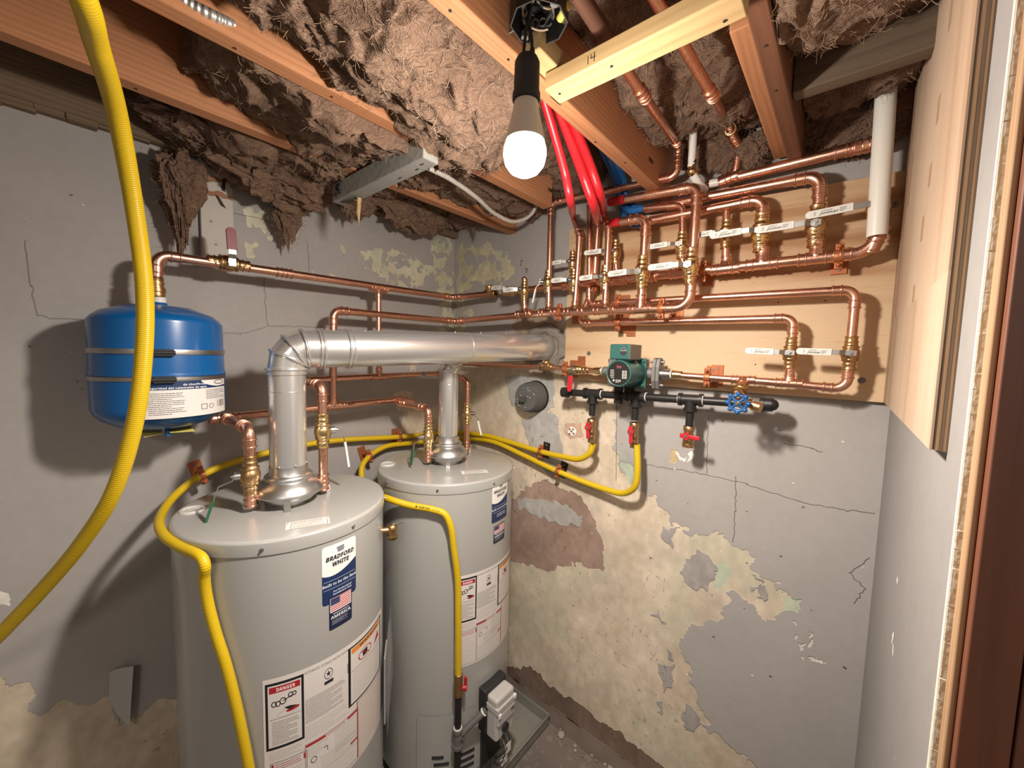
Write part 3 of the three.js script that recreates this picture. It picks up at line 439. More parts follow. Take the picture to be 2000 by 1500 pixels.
// ================================================================ water heaters
const serif = 'serif', sans = 'sans-serif';
function lines(g, x, y, w, n, dy, col = 'rgba(60,56,56,.75)', h = 2) { g.fillStyle = col; for (let k = 0; k < n; k++) { let u = 0; const L = w * (k % 4 === 3 ? .6 : .88 + .12 * hash(k, n)); while (u < L) { const q = 3 + 16 * hash(u | 0, k + n); g.fillRect(x + u, y + k * dy, Math.min(q, L - u), h); u += q + 3; } } }
const brandTex = canvasTex(512, 860, (g, w, h) => {
  g.beginPath(); g.roundRect(0, 0, w, h, 44); g.clip();
  g.fillStyle = '#e9e6e2'; g.fillRect(0, 0, w, h); g.fillStyle = '#1d2f57'; g.beginPath(); g.moveTo(0, 420); g.bezierCurveTo(150, 500, 330, 430, w, 320); g.lineTo(w, h); g.lineTo(0, h); g.fill();
  g.fillStyle = '#232b46'; for (let k = 0; k < 4; k++) { g.beginPath(); g.moveTo(200 + 6 * k, 60 + k * 20); g.lineTo(320 - 4 * (k % 2), 52 + k * 20); g.lineTo(312, 66 + k * 20); g.lineTo(206 + 6 * k, 74 + k * 20); g.fill(); }
  g.textAlign = 'center'; g.font = 'bold 86px ' + sans; g.transform(1, 0, -.16, 1, 40, 0); g.lineWidth = 5; g.strokeStyle = '#16181f'; g.fillStyle = '#16181f'; g.save(); g.scale(.94, 1); g.fillText('BRADFORD', 270, 228); g.strokeText('BRADFORD', 270, 228); g.fillText('WHITE', 290, 322); g.strokeText('WHITE', 290, 322); g.restore(); g.setTransform(1, 0, 0, 1, 0, 0);
  g.fillStyle = '#dfe3ea'; g.fillRect(20, 520, w - 40, 4); g.fillRect(20, 640, w - 40, 4); g.font = 'bold 54px ' + serif; g.fillText('Built to be the Best', 256, 600);
  g.font = 'bold 34px ' + serif; g.fillText('For Professional', 290, 710); g.fillText('Installation Only', 290, 752);
});
const flagTex = canvasTex(256, 400, (g, w, h) => {
  g.beginPath(); g.roundRect(0, -20, w, h + 20, 18); g.clip();
  g.fillStyle = '#1c2340'; g.fillRect(0, 0, w, h); g.fillStyle = '#e6e2de'; g.fillRect(10, 20, w - 20, 170); for (let k = 0; k < 7; k++) { g.fillStyle = '#b4303c'; g.fillRect(14, 24 + k * 23.4, w - 28, 12); } g.fillStyle = '#2a2c55'; g.fillRect(14, 24, 100, 84); g.fillStyle = '#c9c6d4'; for (let r = 0; r < 7; r++) for (let c = 0; c < 8; c++) g.fillRect(18 + c * 12 + (r % 2) * 5, 28 + r * 11.5, 3, 3);
  g.fillStyle = '#ecebea'; g.textAlign = 'center'; g.font = 'bold 19px ' + sans; g.fillText('MANUFACTURED IN', w / 2, 222); g.font = 'bold 50px ' + sans; g.fillText('AMERICA', w / 2, 272); lines(g, 30, 292, 190, 5, 12, 'rgba(220,220,225,.8)', 4);
});
const infoTex = canvasTex(1400, 1400, (g, w, h) => {
  g.fillStyle = '#d9d3ce'; g.fillRect(0, 0, w, h); const K = '#1c1b1d', R = '#a8252c';
  g.setTransform(.784, 0, 0, 1, .6, 0); g.lineWidth = 26; g.strokeStyle = K; g.strokeRect(35, 60, 370, 640); g.fillStyle = R; g.fillRect(62, 88, 318, 62); g.fillStyle = '#eee'; g.font = 'bold 48px ' + sans; g.fillText('⚠ DANGER', 100, 138); 
  g.strokeStyle = K; g.lineWidth = 10; for (const [x, y, r] of [[110, 260, 24], [150, 262, 24], [200, 246, 30], [280, 206, 22], [318, 204, 18]]) { g.beginPath(); g.arc(x, y, r, 0, 6.3); g.stroke(); } g.beginPath(); g.moveTo(200, 246); g.lineTo(300, 215); g.stroke(); g.fillStyle = R; g.beginPath(); g.ellipse(300, 352, 70, 18, -.15, 0, 6.3); g.fill(); g.fillStyle = K; for (let k = 0; k < 4; k++) { g.beginPath(); g.ellipse(250 + k * 16, 336 - k * 4, 46, 5, .5 - k * .1, 0, 6.3); g.fill(); } g.lineWidth = 4; g.beginPath(); g.moveTo(62, 410); g.lineTo(380, 410); g.stroke(); g.lineWidth = 2; g.beginPath(); g.ellipse(250, 370, 110, 30, -.1, 0, 6.3); g.stroke();
  lines(g, 84, 440, 290, 14, 17, 'rgba(40,38,38,.85)', 5);
  g.setTransform(.741, 0, 0, 1, 4, 0); g.fillStyle = '#2a2a2c'; g.textAlign = 'center'; g.font = '34px ' + sans; g.fillText('AUTOMATIC STORAGE WATER HEATER', 735, 66); g.lineWidth = 7; g.beginPath(); g.arc(735, 170, 52, 0, 6.3); g.stroke(); g.beginPath(); for (let k = 0; k < 10; k++) { const a = -1.57 + k * .628, r = k % 2 ? 14 : 36; g[k ? 'lineTo' : 'moveTo'](735 + r * Math.cos(a), 170 + r * Math.sin(a)); } g.fill(); g.fillRect(680, 240, 116, 34);
  lines(g, 450, 330, 520, 14, 18, 'rgba(60,56,58,.8)', 6); lines(g, 450, 610, 560, 6, 26, 'rgba(90,84,84,.7)', 4); g.fillRect(1000, 200, 14, 110);
  g.setTransform(1.697, 0, 0, 1, -1012, 0); g.lineWidth = 18; g.strokeStyle = K; g.strokeRect(1050, 60, 330, 640); g.fillStyle = '#e08a3a'; g.fillRect(1066, 78, 298, 60); g.fillStyle = '#201c1a'; g.font = 'bold 42px ' + sans; g.fillText('⚠ WARNING', 1215, 124); g.strokeStyle = R; g.lineWidth = 8; g.beginPath(); g.arc(1180, 240, 58, 0, 6.3); g.stroke(); g.fillStyle = K; g.fillRect(1156, 205, 44, 66); g.beginPath(); g.moveTo(1140, 200); g.lineTo(1220, 282); g.stroke(); g.fillStyle = R; g.beginPath(); g.moveTo(1270, 290); g.lineTo(1330, 180); g.lineTo(1345, 260); g.fill(); g.strokeStyle = K; g.lineWidth = 4; g.beginPath(); g.moveTo(1060, 330); g.lineTo(1370, 330); g.stroke(); lines(g, 1072, 350, 286, 20, 16);
  g.setTransform(.784, 0, 0, 1, .6, 0); g.textAlign = 'left'; lines(g, 50, 740, 350, 6, 15, 'rgba(150,130,124,.8)', 4); g.lineWidth = 5; g.strokeRect(60, 850, 380, 520); g.fillStyle = R; g.fillRect(70, 862, 24, 60); g.fillRect(405, 862, 24, 60); lines(g, 110, 872, 280, 3, 22, 'rgba(150,40,44,.9)', 8); lines(g, 76, 960, 345, 24, 17);
  g.setTransform(.81, 0, 0, 1, -36, 0); g.fillStyle = R; g.fillRect(460, 800, 220, 26); g.fillRect(960, 800, 160, 26); g.fillRect(1000, 1120, 110, 22); lines(g, 690, 806, 250, 2, 16, 'rgba(150,40,44,.8)', 6); lines(g, 470, 840, 240, 8, 14); lines(g, 790, 840, 330, 18, 14); g.lineWidth = 7; g.beginPath(); g.arc(545, 990, 30, 0, 6.3); g.moveTo(660, 930); g.lineTo(700, 930); g.lineTo(700, 980); g.stroke(); lines(g, 620, 1010, 500, 12, 14); lines(g, 480, 1160, 640, 14, 15); g.strokeStyle = '#8c4a44'; g.lineWidth = 6; g.strokeRect(455, 795, 670, 575); g.setTransform(2.08, 0, 0, 1, -1505, 0); lines(g, 1146, 740, 226, 34, 18, 'rgba(170,110,80,.8)', 5); g.strokeRect(1140, 725, 238, 650);
});
const topTex = canvasTex(256, 128, (g, w, h) => { g.fillStyle = '#dcd8d0'; g.fillRect(0, 0, w, h); g.strokeStyle = '#3a3634'; g.lineWidth = 3; g.strokeRect(8, 8, w - 16, 26); lines(g, 30, 16, 190, 2, 9, 'rgba(50,46,44,.9)', 4); g.strokeRect(30, 44, w - 44, 76); lines(g, 40, 54, 190, 6, 11, 'rgba(70,66,62,.85)', 5); });
const decal = (map, o = {}) => std({ map, roughness: .45, ...o });
const brandMat = decal(brandTex, { transparent: true, alphaTest: .5 }), flagMat = decal(flagTex, { transparent: true, alphaTest: .5 }), infoMat = decal(infoTex), topMat = decal(topTex);
function wrap(cx, cz, r, y0, y1, t0, t1) { return new THREE.CylinderGeometry(r, r, y1 - y0, 24, 1, true, t0, t1 - t0).translate(cx, (y0 + y1) / 2, cz); }
const HT = 1.22, HR = .28;
function heater(label, cx, cz, o) {
  const t = thing('water_heater', label, 'water heater', [cx, .04, cz], 'grey gas water heaters');
  part(t, 'jacket', lathe([[.001, .04], [HR - .004, .04], [HR, .05], [HR, HT - .035], [HR - .002, HT - .03]], [cx, 0, cz], UP, 96), M.heater);
  part(t, 'lid', lathe([[HR + .0022, HT - .038], [HR + .003, HT - .036], [HR + .003, HT - .008], [HR, HT - .002], [HR - .008, HT], [.001, HT]], [cx, 0, cz], UP, 96), M.heater);
  for (let k = 0; k < 8; k++) { const a = o.screw + k * Math.PI / 4, d = V(Math.sin(a), 0, Math.cos(a)), q = V(cx, HT - .02, cz).addScaledVector(d, HR + .003); part(t, 'lid_screw', [cyl(q, q.clone().addScaledVector(d, .003), .0045, 10), cyl(q, q.clone().addScaledVector(d, .006), .0028, 6)], M.steel); }
  const [th0, th1, yb0, yb1] = o.brand; part(t, 'brand_label', wrap(cx, cz, HR + .0006, yb0, yb1, th0, th1), brandMat, 'white and navy maker label');
  const [f0, f1, yf0, yf1] = o.flag; part(t, 'flag_label', wrap(cx, cz, HR + .0010, yf0, yf1, f0, f1), flagMat, 'navy sticker with a striped flag');
  const [i0, i1, yi0, yi1] = o.info; part(t, 'instruction_label', wrap(cx, cz, HR + .0006, yi0, yi1, i0, i1), infoMat, 'large white warning and instruction label');
  const q = o.sticker; const sl = new THREE.PlaneGeometry(.105, .05).rotateX(-Math.PI / 2).rotateY(o.stickerTurn).translate(q[0], HT + .0008, q[2]); part(t, 'top_sticker', sl, topMat, 'small white sticker on the lid');
  const c = o.cap; part(t, 'cap_ring', [lathe([[.020, 0], [.021, .004], [.026, .006], [.030, .004], [.031, 0]], [c[0], HT, c[2]], UP, 28), lathe([[.001, -.001], [.020, .001], [.0205, 0]], [c[0], HT + .001, c[2]], UP, 20)], std({ color: lin(.55, .54, .50), roughness: .5 }), 'pale plastic ring on the lid');
  for (const [x, z] of o.nipples) part(t, 'nipple', lathe([[.001, -.004], [.021, -.004], [.021, .010], [.018, .012], [.018, .02], [.001, .02]], [x, HT, z], UP, 20), M.white);
  // draft hood on three legs
  const [hx, hz] = o.hood, y = HT; const k = o.hoodScale;
  const h = part(t, 'draft_hood', lathe([[.072 * k, .030], [.082 * k, .034], [.0925 * k, .036], [.094 * k, .040], [.092 * k, .046], [.086 * k, .056], [.078 * k, .066], [.064 * k, .075], [.0625 * k, .078], [.066 * k, .082], [.066 * k, .087], [.060 * k, .092], [.053 * k, .095], [.0515 * k, .118]], [hx, y, hz], UP, 48), M.castAlu);
  part(t, 'hood_collar', [cyl([hx, y, hz], [hx, y + .02, hz], .048 * k, 32), lathe([[.06 * k, .014], [.068 * k, .016], [.074 * k, .032], [.070 * k, .034]], [hx, y, hz], UP, 40)], M.castAlu);
  for (let n = 0; n < 3; n++) { const a = o.legTurn + n * 2.0944, sx = hx + Math.sin(a) * .073 * k, sz = hz + Math.cos(a) * .073 * k; const g = box(-.009, 0, -.0012, .009, .048, .0012, .0008).rotateY(a).translate(sx, y, sz); const f = box(-.009, 0, -.001, .009, .002, .014, .0008).rotateY(a).translate(sx, y, sz); part(h, 'hood_leg', [g, f], M.steel); }
  return t;
}
const H1 = { x: .365, z: .985 }, H2 = { x: .389, z: .366 };
const span = (a, b, c, d) => [a[0], b[0], d[1], c[1]];
const h1 = heater('larger looking grey water heater nearest the camera, under the steel elbow', H1.x, H1.z, {
  screw: 1.02, brand: span([1.4905, 1.1008], [1.8461, 1.0853], [1.4977, 1.1687], [1.4961, 1.0066]), flag: span([1.5521, 0.9789], [1.7918, 0.9719], [1.5585, 1.0242], [1.5504, 0.9312]), info: span([0.9949, 0.7621], [2.3888, 0.6515], [1.0017, 0.8579], [1.0159, 0.4769]),
  sticker: [0.581, 1.22, 1.015], stickerTurn: 1.18, cap: [0.26, 1.22, 1.203], nipples: [[0.353, 1.222, 1.083], [0.36, 1.222, 0.875]].map((q) => [q[0], q[2]]), hood: [.385, .99], hoodScale: 1.0, legTurn: 1.15 });
const h2 = heater('grey water heater in the room corner with the white gas control', H2.x, H2.z, {
  screw: .75, brand: span([1.5193, 1.1178], [1.8888, 1.1064], [1.5207, 1.1955], [1.5374, 1.0397]), flag: span([1.5615, 1.0030], [1.8240, 0.9965], [1.5589, 1.0256], [1.5668, 0.9554]), info: span([0.9950, 0.7271], [2.2644, 0.7354], [0.9943, 0.8710], [1.0128, 0.5112]),
  sticker: [0.567, 1.22, 0.376], stickerTurn: .98, cap: [0.236, 1.22, 0.557], nipples: [[0.327, 1.222, 0.419], [0.319, 1.222, 0.188]].map((q) => [q[0], q[2]]), hood: [.389, .364], hoodScale: .92, legTurn: .9 });
{ // relief valve on the side of the near heater
  const a = 2.58, d = V(Math.sin(a), 0, Math.cos(a)), q = [0.56, 1.088, 0.739], p = V(H1.x, q[1], H1.z).addScaledVector(d, HR);
  const e = p.clone().addScaledVector(d, .03); const v = part(h1, 'relief_valve', [cyl(p, e, .012, 14), lathe([[.001, -.03], [.018, -.03], [.018, -.018], [.014, -.015], [.017, .004], [.014, .014], [.008, .02], [.001, .02]], e, UP, 18)], M.bronze, 'small brass relief valve');
  part(v, 'test_lever', cyl(e.clone().add(V(0, .02, 0)), e.clone().addScaledVector(d, .03).add(V(.012, .026, 0)), .003, 8), M.steel);
}
{ // access cover and gas control of the far heater
  const th = ([0.7572, 0.1657])[0], yb = .04;
  const cov = part(h2, 'access_cover', wrap(H2.x, H2.z, HR + .004, .07, .335, th - .25, th + .95), M.heater);
  const slot = (a, y, w) => { const g = []; for (let k = 0; k < 8; k++) { const b = a + (k / 7 - .5) * w, d = V(Math.sin(b), 0, Math.cos(b)); g.push(orient(new THREE.SphereGeometry(.0065, 8, 6), V(H2.x, y, H2.z).addScaledVector(d, HR + .002), UP)); g.push(orient(box(-.0058 - w * .02, -.0055, -.003, .0058 + w * .02, .0055, .003), V(H2.x, y, H2.z).addScaledVector(d, HR + .0035), d, V(0, 0, 1))); } part(cov, 'louvre_slot', g, M.blackPaint); };
  for (const [a, b] of [[[0.7911, 0.1694], .10], [[0.8398, 0.1408], .14], [[1.1822, 0.1597], .16], [[1.1840, 0.1317], .15], [[1.1857, 0.1037], .14]]) slot(a[0], a[1], b);
  const a = ([1.5471, 0.2875])[0] + .02, y = .305, d = V(Math.sin(a), 0, Math.cos(a)), s = V(Math.cos(a), 0, -Math.sin(a)), O = V(H2.x, 0, H2.z).addScaledVector(d, HR), mm = (g) => g.applyMatrix4(basis(s, UP, d, O));
  const gv = part(h2, 'gas_control', [mm(box(-.052, y - .085, .028, .052, y + .085, .085, .012)), mm(box(-.054, y + .03, .030, .054, y + .055, .092, .004)), mm(box(-.050, y - .02, .07, .050, y + .03, .092, .008))], M.plastic, 'pale plastic gas control box');
  part(gv, 'control_base', mm(box(-.062, y - .075, -.006, .062, y + .10, .032, .008)), M.blackPaint, 'black backing of the gas control');
  part(gv, 'control_dial', [mm(cyl([-.006, y - .045, .085], [-.006, y - .045, .094], .017, 20)), mm(cyl([-.016, y - .074, .083], [-.016, y - .074, .090], .006, 12))], M.blackPaint);
  part(gv, 'status_window', mm(box(.022, y + .005, .09, .042, y + .018, .0935, .001)), M.castGrey);
  part(gv, 'knob_tab', [mm(box(-.05, y + .02, .088, -.036, y + .036, .097, .002)), mm(box(.036, y + .045, .088, .05, y + .06, .097, .002))], M.white);
  const wire = (pts, r, m) => tube(pts.map((q) => mm(new THREE.BufferGeometry().setFromPoints([V(...q)])).attributes.position.array).map((q) => [q[0], q[1], q[2]]), r, 24, 6);
  for (let k = 0; k < 5; k++) part(gv, 'lead_wire', wire([[.03 - .012 * k, y - .08, .06], [.025 - .014 * k, y - .13, .085 + .006 * k], [.0 - .012 * k, y - .17, .05 + .01 * k], [-.03 + .01 * k, y - .22, .03], [-.05 + .018 * k, y - .28, .012]], .0022), k % 2 ? M.castGrey : M.blackPaint);
  part(gv, 'wire_tag', mm(box(-.008, y - .155, .095, .022, y - .115, .0962, .0004).rotateZ(.0)), M.paper);
  part(gv, 'plug', mm(box(-.02, y - .20, .075, .012, y - .175, .09, .003)), M.white);
  part(h2, 'burner_door', [mm(box(-.05, .06, -.004, .06, .21, .008, .004))], M.blackPaint);
}
{ // clear document sleeve hung on the near heater
  const a = 2.52, d = V(Math.sin(a), 0, Math.cos(a)), s = V(Math.cos(a), 0, -Math.sin(a)), O = V(H1.x, .62, H1.z).addScaledVector(d, HR + .004);
  const t = thing('document_sleeve', 'clear plastic sleeve with papers tucked between the two grey heaters', 'document sleeve', O);
  const mm = (g) => g.applyMatrix4(basis(s, UP, d, O));
  part(t, 'papers', mm(box(-.07, -.15, .004, .02, .08, .010, .003)), std({ color: lin(.40, .40, .39), roughness: .8 }));
  const pg = new THREE.PlaneGeometry(.19, .34, 10, 12), pp = pg.attributes.position; for (let i = 0; i < pp.count; i++) pp.setZ(i, .016 + .012 * Math.cos(pp.getX(i) * 16) * Math.cos(pp.getY(i) * 9) + .004 * n3(pp.getX(i) * 30, pp.getY(i) * 22, 1)); pg.computeVertexNormals();
  part(t, 'plastic_sleeve', mm(pg), M.film);
}
{ // drain pan under the far heater
  const x0 = .06, x1 = .735, z0 = .035, z1 = .675, c = .10; const s = new THREE.Shape(); const oct = (i) => [[x0 + i, z0 + i], [x1 - i, z0 + i], [x1 - i, z1 - c], [x1 - c, z1 - i], [x0 + i, z1 - i]];
  const o = oct(0), inn = oct(.006); const t = thing('drain_pan', 'dusty metal drain pan on the floor under the corner water heater', 'drain pan', [.39, 0, .36]);
  const sh = (pts) => new THREE.Shape(pts.map((p) => new THREE.Vector2(p[0], -p[1]))); const wall = sh(o); wall.holes.push(new THREE.Path(inn.map((p) => new THREE.Vector2(p[0], -p[1])).reverse()));
  part(t, 'pan_rim', [new THREE.ExtrudeGeometry(wall, { depth: .05, bevelEnabled: false }).rotateX(-Math.PI / 2), ...o.map((p, i) => { const q = o[(i + 1) % 5]; return cyl([p[0], .05, p[1]], [q[0], .05, q[1]], .0045, 8); })], std({ color: lin(.36, .35, .32), metalness: .6, roughness: .6, roughnessMap: smudge }));
  part(t, 'pan_floor', triUV(new THREE.ExtrudeGeometry(sh(o), { depth: .004, bevelEnabled: false }).rotateX(-Math.PI / 2), 'x', 2), std({ color: lin(.30, .285, .25), metalness: .3, roughness: .75, roughnessMap: smudge }));
}

// ================================================================ steel vents
{
  const hx = .385, hz = .99, y0 = HT + .10; const e0 = [0.385, 1.633, 0.972][1];
  const t = thing('vent_pipe', 'shiny galvanised flue pipe rising from the near heater and turning to the back wall', 'flue pipe', [hx, y0, hz]);
  const end = V(0.626, 1.726, 0); end.z = -.01; const cor = V(hx, e0 + .055, hz), dir = end.clone().sub(cor).normalize();
  const R = .05, R2 = .058;
  const rs = part(t, 'riser', [cyl([hx, y0, hz], [hx, e0 - .005, hz], R, 40), ring([hx, y0 + .015, hz], UP, R, .0015, 40), ring([hx, e0 - .07, hz], UP, R, .0012, 40)], M.galv);
  for (const a of [.7, 1.6, 2.5]) { const q = V(hx + Math.sin(a) * R, y0 + .022, hz + Math.cos(a) * R); part(rs, 'screw', ball(q, .004, 8), M.steel); }
  part(t, 'crimp_bead', [ring([hx, e0 - .004, hz], UP, R + .004, .004, 40), cyl([hx, e0 - .02, hz], [hx, e0, hz], R + .004, 40)], M.galv);
  // four gores of the adjustable elbow
  const A = V(hx, e0, hz), Bp = cor.clone().addScaledVector(dir, .085), pts = []; for (let i = 0; i <= 4; i++) { const u = i / 4; pts.push(new THREE.QuadraticBezierCurve3(A, V(hx, cor.y + .012, hz), Bp).getPoint(u)); }
  for (let i = 0; i < 4; i++) { const a = pts[i], b = pts[i + 1], d = b.clone().sub(a).normalize(), r = R + (R2 - R) * (i / 4); const g = [cyl(a.clone().addScaledVector(d, -.010), b.clone().addScaledVector(d, .010), r, 40, r + .002, true)]; if (i) { const dm = d.clone().add(a.clone().sub(pts[i - 1]).normalize()); g.push(ring(a, dm, r + .003, .0045, 40)); } part(t, 'elbow_gore', g, M.galv); }
  const q = (s) => Bp.clone().addScaledVector(dir, s);
  part(t, 'collar', [cyl(q(-.005), q(.10), R2 + .001, 40), ring(q(.002), dir, R2 + .003, .004, 40), ring(q(.012), dir, R2 + .003, .004, 40), ring(q(.085), dir, R2 + .004, .004, 40), ring(q(.098), dir, R2 + .003, .003, 40)], M.galv);
  const L = end.distanceTo(Bp);
  part(t, 'duct', [cyl(q(.08), q(L * .55), R2 + .002, 48), ring(q(L * .56), dir, R2 + .001, .0012, 48), cyl(q(L * .54), end, R2, 48)], M.galv);
  const dn = dir.clone().cross(UP).normalize();
  part(t, 'seam', cyl(q(.11).addScaledVector(UP, R2), end.clone().addScaledVector(UP, R2 - .002), .0016, 6), M.galv);
  for (const s of [.14, L * .5, L * .62, L * .75]) part(t, 'screw', ball(q(s).addScaledVector(UP, R2 + .001).addScaledVector(dn, .01), .0045, 8), M.steel);
  { const m = thing('mortar_collar', 'rough grey mortar packed around the flue where it enters the wall', 'mortar', [end.x, end.y, .0]); const g = new THREE.TorusGeometry(R2 + .022, .022, 14, 60), p = g.attributes.position; for (let i = 0; i < p.count; i++) { const x = p.getX(i), y = p.getY(i), z = p.getZ(i), s = 1 + .22 * n3(x * 22, y * 22, z * 22 + 3) + .1 * n3(x * 60, y * 60, z * 60); p.setXYZ(i, x * s * 1.12, y * s, z * s * .7); } g.computeVertexNormals(); part(m, 'mortar_ring', triUV(g.translate(end.x, end.y, .002), 'x'), M.mortar); }
  // branch from the far heater
  const bx = .389, bz = .364, by0 = HT + .095; const top = [0.389, 1.618, 0.354][1]; const u = (bz - cor.z) / dir.z, join = cor.clone().addScaledVector(dir, u - .07);
  const t2 = thing('vent_pipe', 'shorter galvanised flue pipe from the corner heater joining the long flue from below', 'flue pipe', [bx, by0, bz]); const r = .041;
  part(t2, 'riser', [cyl([bx, by0, bz], [bx, top, bz], r, 36), ring([bx, by0 + .012, bz], UP, r, .0014, 36), ring([bx, top - .06, bz], UP, r, .0012, 36)], M.galv);
  part(t2, 'crimp_bead', ring([bx, top, bz], UP, r + .002, .003, 36), M.galv);
  const a2 = V(bx, top - .004, bz), m2 = V(bx + .012, top + .035, bz - .012), b2 = join; for (const [f, g2] of [[a2, m2], [m2, m2.clone().lerp(b2, .5)], [m2.clone().lerp(b2, .5), b2]]) { const d = g2.clone().sub(f).normalize(); part(t2, 'elbow_gore', [cyl(f.clone().addScaledVector(d, -.006), g2.clone().addScaledVector(d, .006), r + .001, 32, r + .0015, true), ring(g2, d, r + .003, .003, 32)], M.galv); }
}
{ // chimney clean-out plug
  const c = V(0.568, 1.484, -0), f = V(0.567, 1.498, 0.075); const ax = V(0, 0, 1); c.x = f.x + .01; c.y = f.y;
  const t = thing('cleanout_plug', 'dusty dark round clean-out cap with a square nub on the back wall', 'pipe cap', [c.x, c.y, 0]);
  part(t, 'cap_body', lathe([[.001, .076], [.058, .076], [.0625, .072], [.064, .060], [.067, .054], [.070, .030], [.068, .012], [.074, .0], [.001, 0]], [c.x, c.y, 0], ax, 40), M.dust);
  part(t, 'square_nub', box(c.x - .022, c.y - .012, .074, c.x + .006, c.y + .012, .098, .003).translate(0, -.008, 0), M.dust);
  part(t, 'paint_spatter', Array.from({ length: 26 }, () => { const a = rr(0, 6.28), q = rr(0, .055); return ball([c.x + q * Math.cos(a), c.y + q * Math.sin(a), .0762], rr(.0008, .0024), 6); }), M.paper).userData.kind = 'stuff';
  const t2 = thing('electric_box_remnant', 'old round rusty outlet remnant set in the cream plaster patch', 'outlet remnant', [0.778, 1.363, 0]); const e = V(0.778, 1.363, 0);
  part(t2, 'plate', lathe([[.001, .004], [.016, .005], [.020, .003], [.021, 0]], e, ax, 20), M.white); for (const [x, y] of [[-.009, .01], [.008, .012], [-.008, -.011], [.011, -.006], [.0, .002]]) part(t2, 'rust_hole', cyl([e.x + x, e.y + y, .003], [e.x + x, e.y + y, .0058], .0042, 8), std({ color: lin(.16, .05, .03), roughness: .9 }));
}

// ================================================================ expansion tank
{
  const tx = .168, tz = 1.243, r = .146; const yt = 1.808, ys = 1.765, yl = 1.50, yb = 1.448;
  const t = thing('expansion_tank', 'blue pressure tank strapped to the left wall beside the yellow hose', 'pressure tank', [tx, yb, tz]);
  part(t, 'tank_shell', lathe([[.001, yb], [.05, yb + .004], [.10, yb + .02], [.13, yb + .04], [r - .004, yb + .056], [r, yb + .07], [r, 1.6], [r + .002, 1.606], [r + .002, 1.614], [r, 1.62], [r - .002, ys - .012], [r - .010, ys], [.12, ys + .014], [.07, ys + .033], [.025, yt - .006], [.001, yt - .005]], [tx, 0, tz], UP, 64), M.tankBlue);
  part(t, 'neck', lathe([[.020, yt - .012], [.019, yt], [.014, yt + .004], [.001, yt + .004]], [tx, 0, tz], UP, 24), M.tankBlue);
  part(t, 'thread_seal', cyl([tx, yt + .002, tz], [tx, yt + .018, tz], .0165, 20), M.white);
  for (const q of [[0.3, 1.673, 1.275], [0.3, 1.603, 1.278]]) {
    const y = q[1]; part(t, 'band', lathe([[r + .0005, -.0065], [r + .002, -.0065], [r + .002, .0065], [r + .0005, .0065]], [tx, y, tz], UP, 64), M.steel, 'stainless band clamp');
    const d = V(.93, 0, .10).normalize(), s = V(d.z, 0, -d.x); part(t, 'band_screw', [box(-.022, -.009, 0, .022, .009, .010, .002).applyMatrix4(basis(s, UP, d, V(tx, y - .002, tz).addScaledVector(d, r + .001))), cyl(V(tx, y - .002, tz).addScaledVector(d, r + .008).addScaledVector(s, -.03), V(tx, y - .002, tz).addScaledVector(d, r + .008).addScaledVector(s, .024), .0055, 10)], M.blackPaint);
  }
  const tt = canvasTex(700, 420, (g, w, h) => {
    g.fillStyle = '#dedad5'; g.fillRect(0, 0, w, h); g.fillStyle = '#12305c'; g.fillRect(0, 0, w, 150); g.fillStyle = '#e4e1dd'; g.beginPath(); g.moveTo(w, 14); g.lineTo(w - 250, 14); g.bezierCurveTo(w - 380, 50, w - 300, 130, w - 120, 138); g.lineTo(w, 130); g.fill(); g.strokeStyle = '#5a4a3c'; g.lineWidth = 8; g.beginPath(); g.ellipse(w - 110, 96, 70, 20, 0, 0, 6.3); g.stroke();
    g.fillStyle = '#e8e6e2'; g.font = 'bold 26px ' + sans; g.fillText('de chauffe-eau', 250, 112); g.fillText('seguridad del calentador de agua', 20, 142);
    lines(g, 20, 180, 250, 12, 18, 'rgba(40,38,38,.9)', 6); lines(g, 430, 170, 250, 6, 17, 'rgba(40,38,38,.9)', 6); g.strokeStyle = '#333'; g.lineWidth = 5; g.strokeRect(385, 310, 50, 50); g.beginPath(); g.arc(480, 336, 22, 0, 6.3); g.stroke(); g.fillStyle = '#222'; for (let k = 0; k < 34; k++) if (hash(k, 5) > .35) g.fillRect(530 + k * 4, 286, 2 + 2 * hash(k, 2), 70);
  });
  // the label's angles come from where its ends sit on the shell
  const th = (z) => Math.acos(clamp((z - tz) / (r + .001), -1, 1)); const z0 = tz + .055, z1 = tz - .132;
  part(t, 'label', new THREE.CylinderGeometry(r + .0008, r + .0008, .116, 24, 1, true, th(z0), th(z1) - th(z0)).translate(tx, 1.557, tz), decal(tt), 'navy and white printed label');
  const tg = thing('warning_tag', 'torn yellow tag on the underside of the blue tank', 'tag', [tx + .06, yb, tz]); part(tg, 'tag_sheet', [orient(box(-.03, -.0006, -.028, .03, .0006, .028), [tx + .04, yb + .002, tz - .03], [.12, 1, -.06]), orient(box(-.025, -.0006, -.02, .025, .0006, .02), [tx + .03, yb - .001, tz + .03], [.2, 1, .12])], M.tag);
  const vp = thing('valve_stem_cap', 'small blue cap under the blue tank', 'cap', [tx + .05, yb, tz]); part(vp, 'cap', cyl([tx + .055, yb - .012, tz - .0], [tx + .055, yb + .006, tz], .007, 12), M.wheelBlue);
  const br = thing('tank_bracket', 'steel bracket holding the blue tank against the left wall', 'bracket', [0, 1.6, tz]); part(br, 'back_plate', box(.0, 1.52, tz - .04, .024, 1.76, tz + .04, .002), M.steel);
}

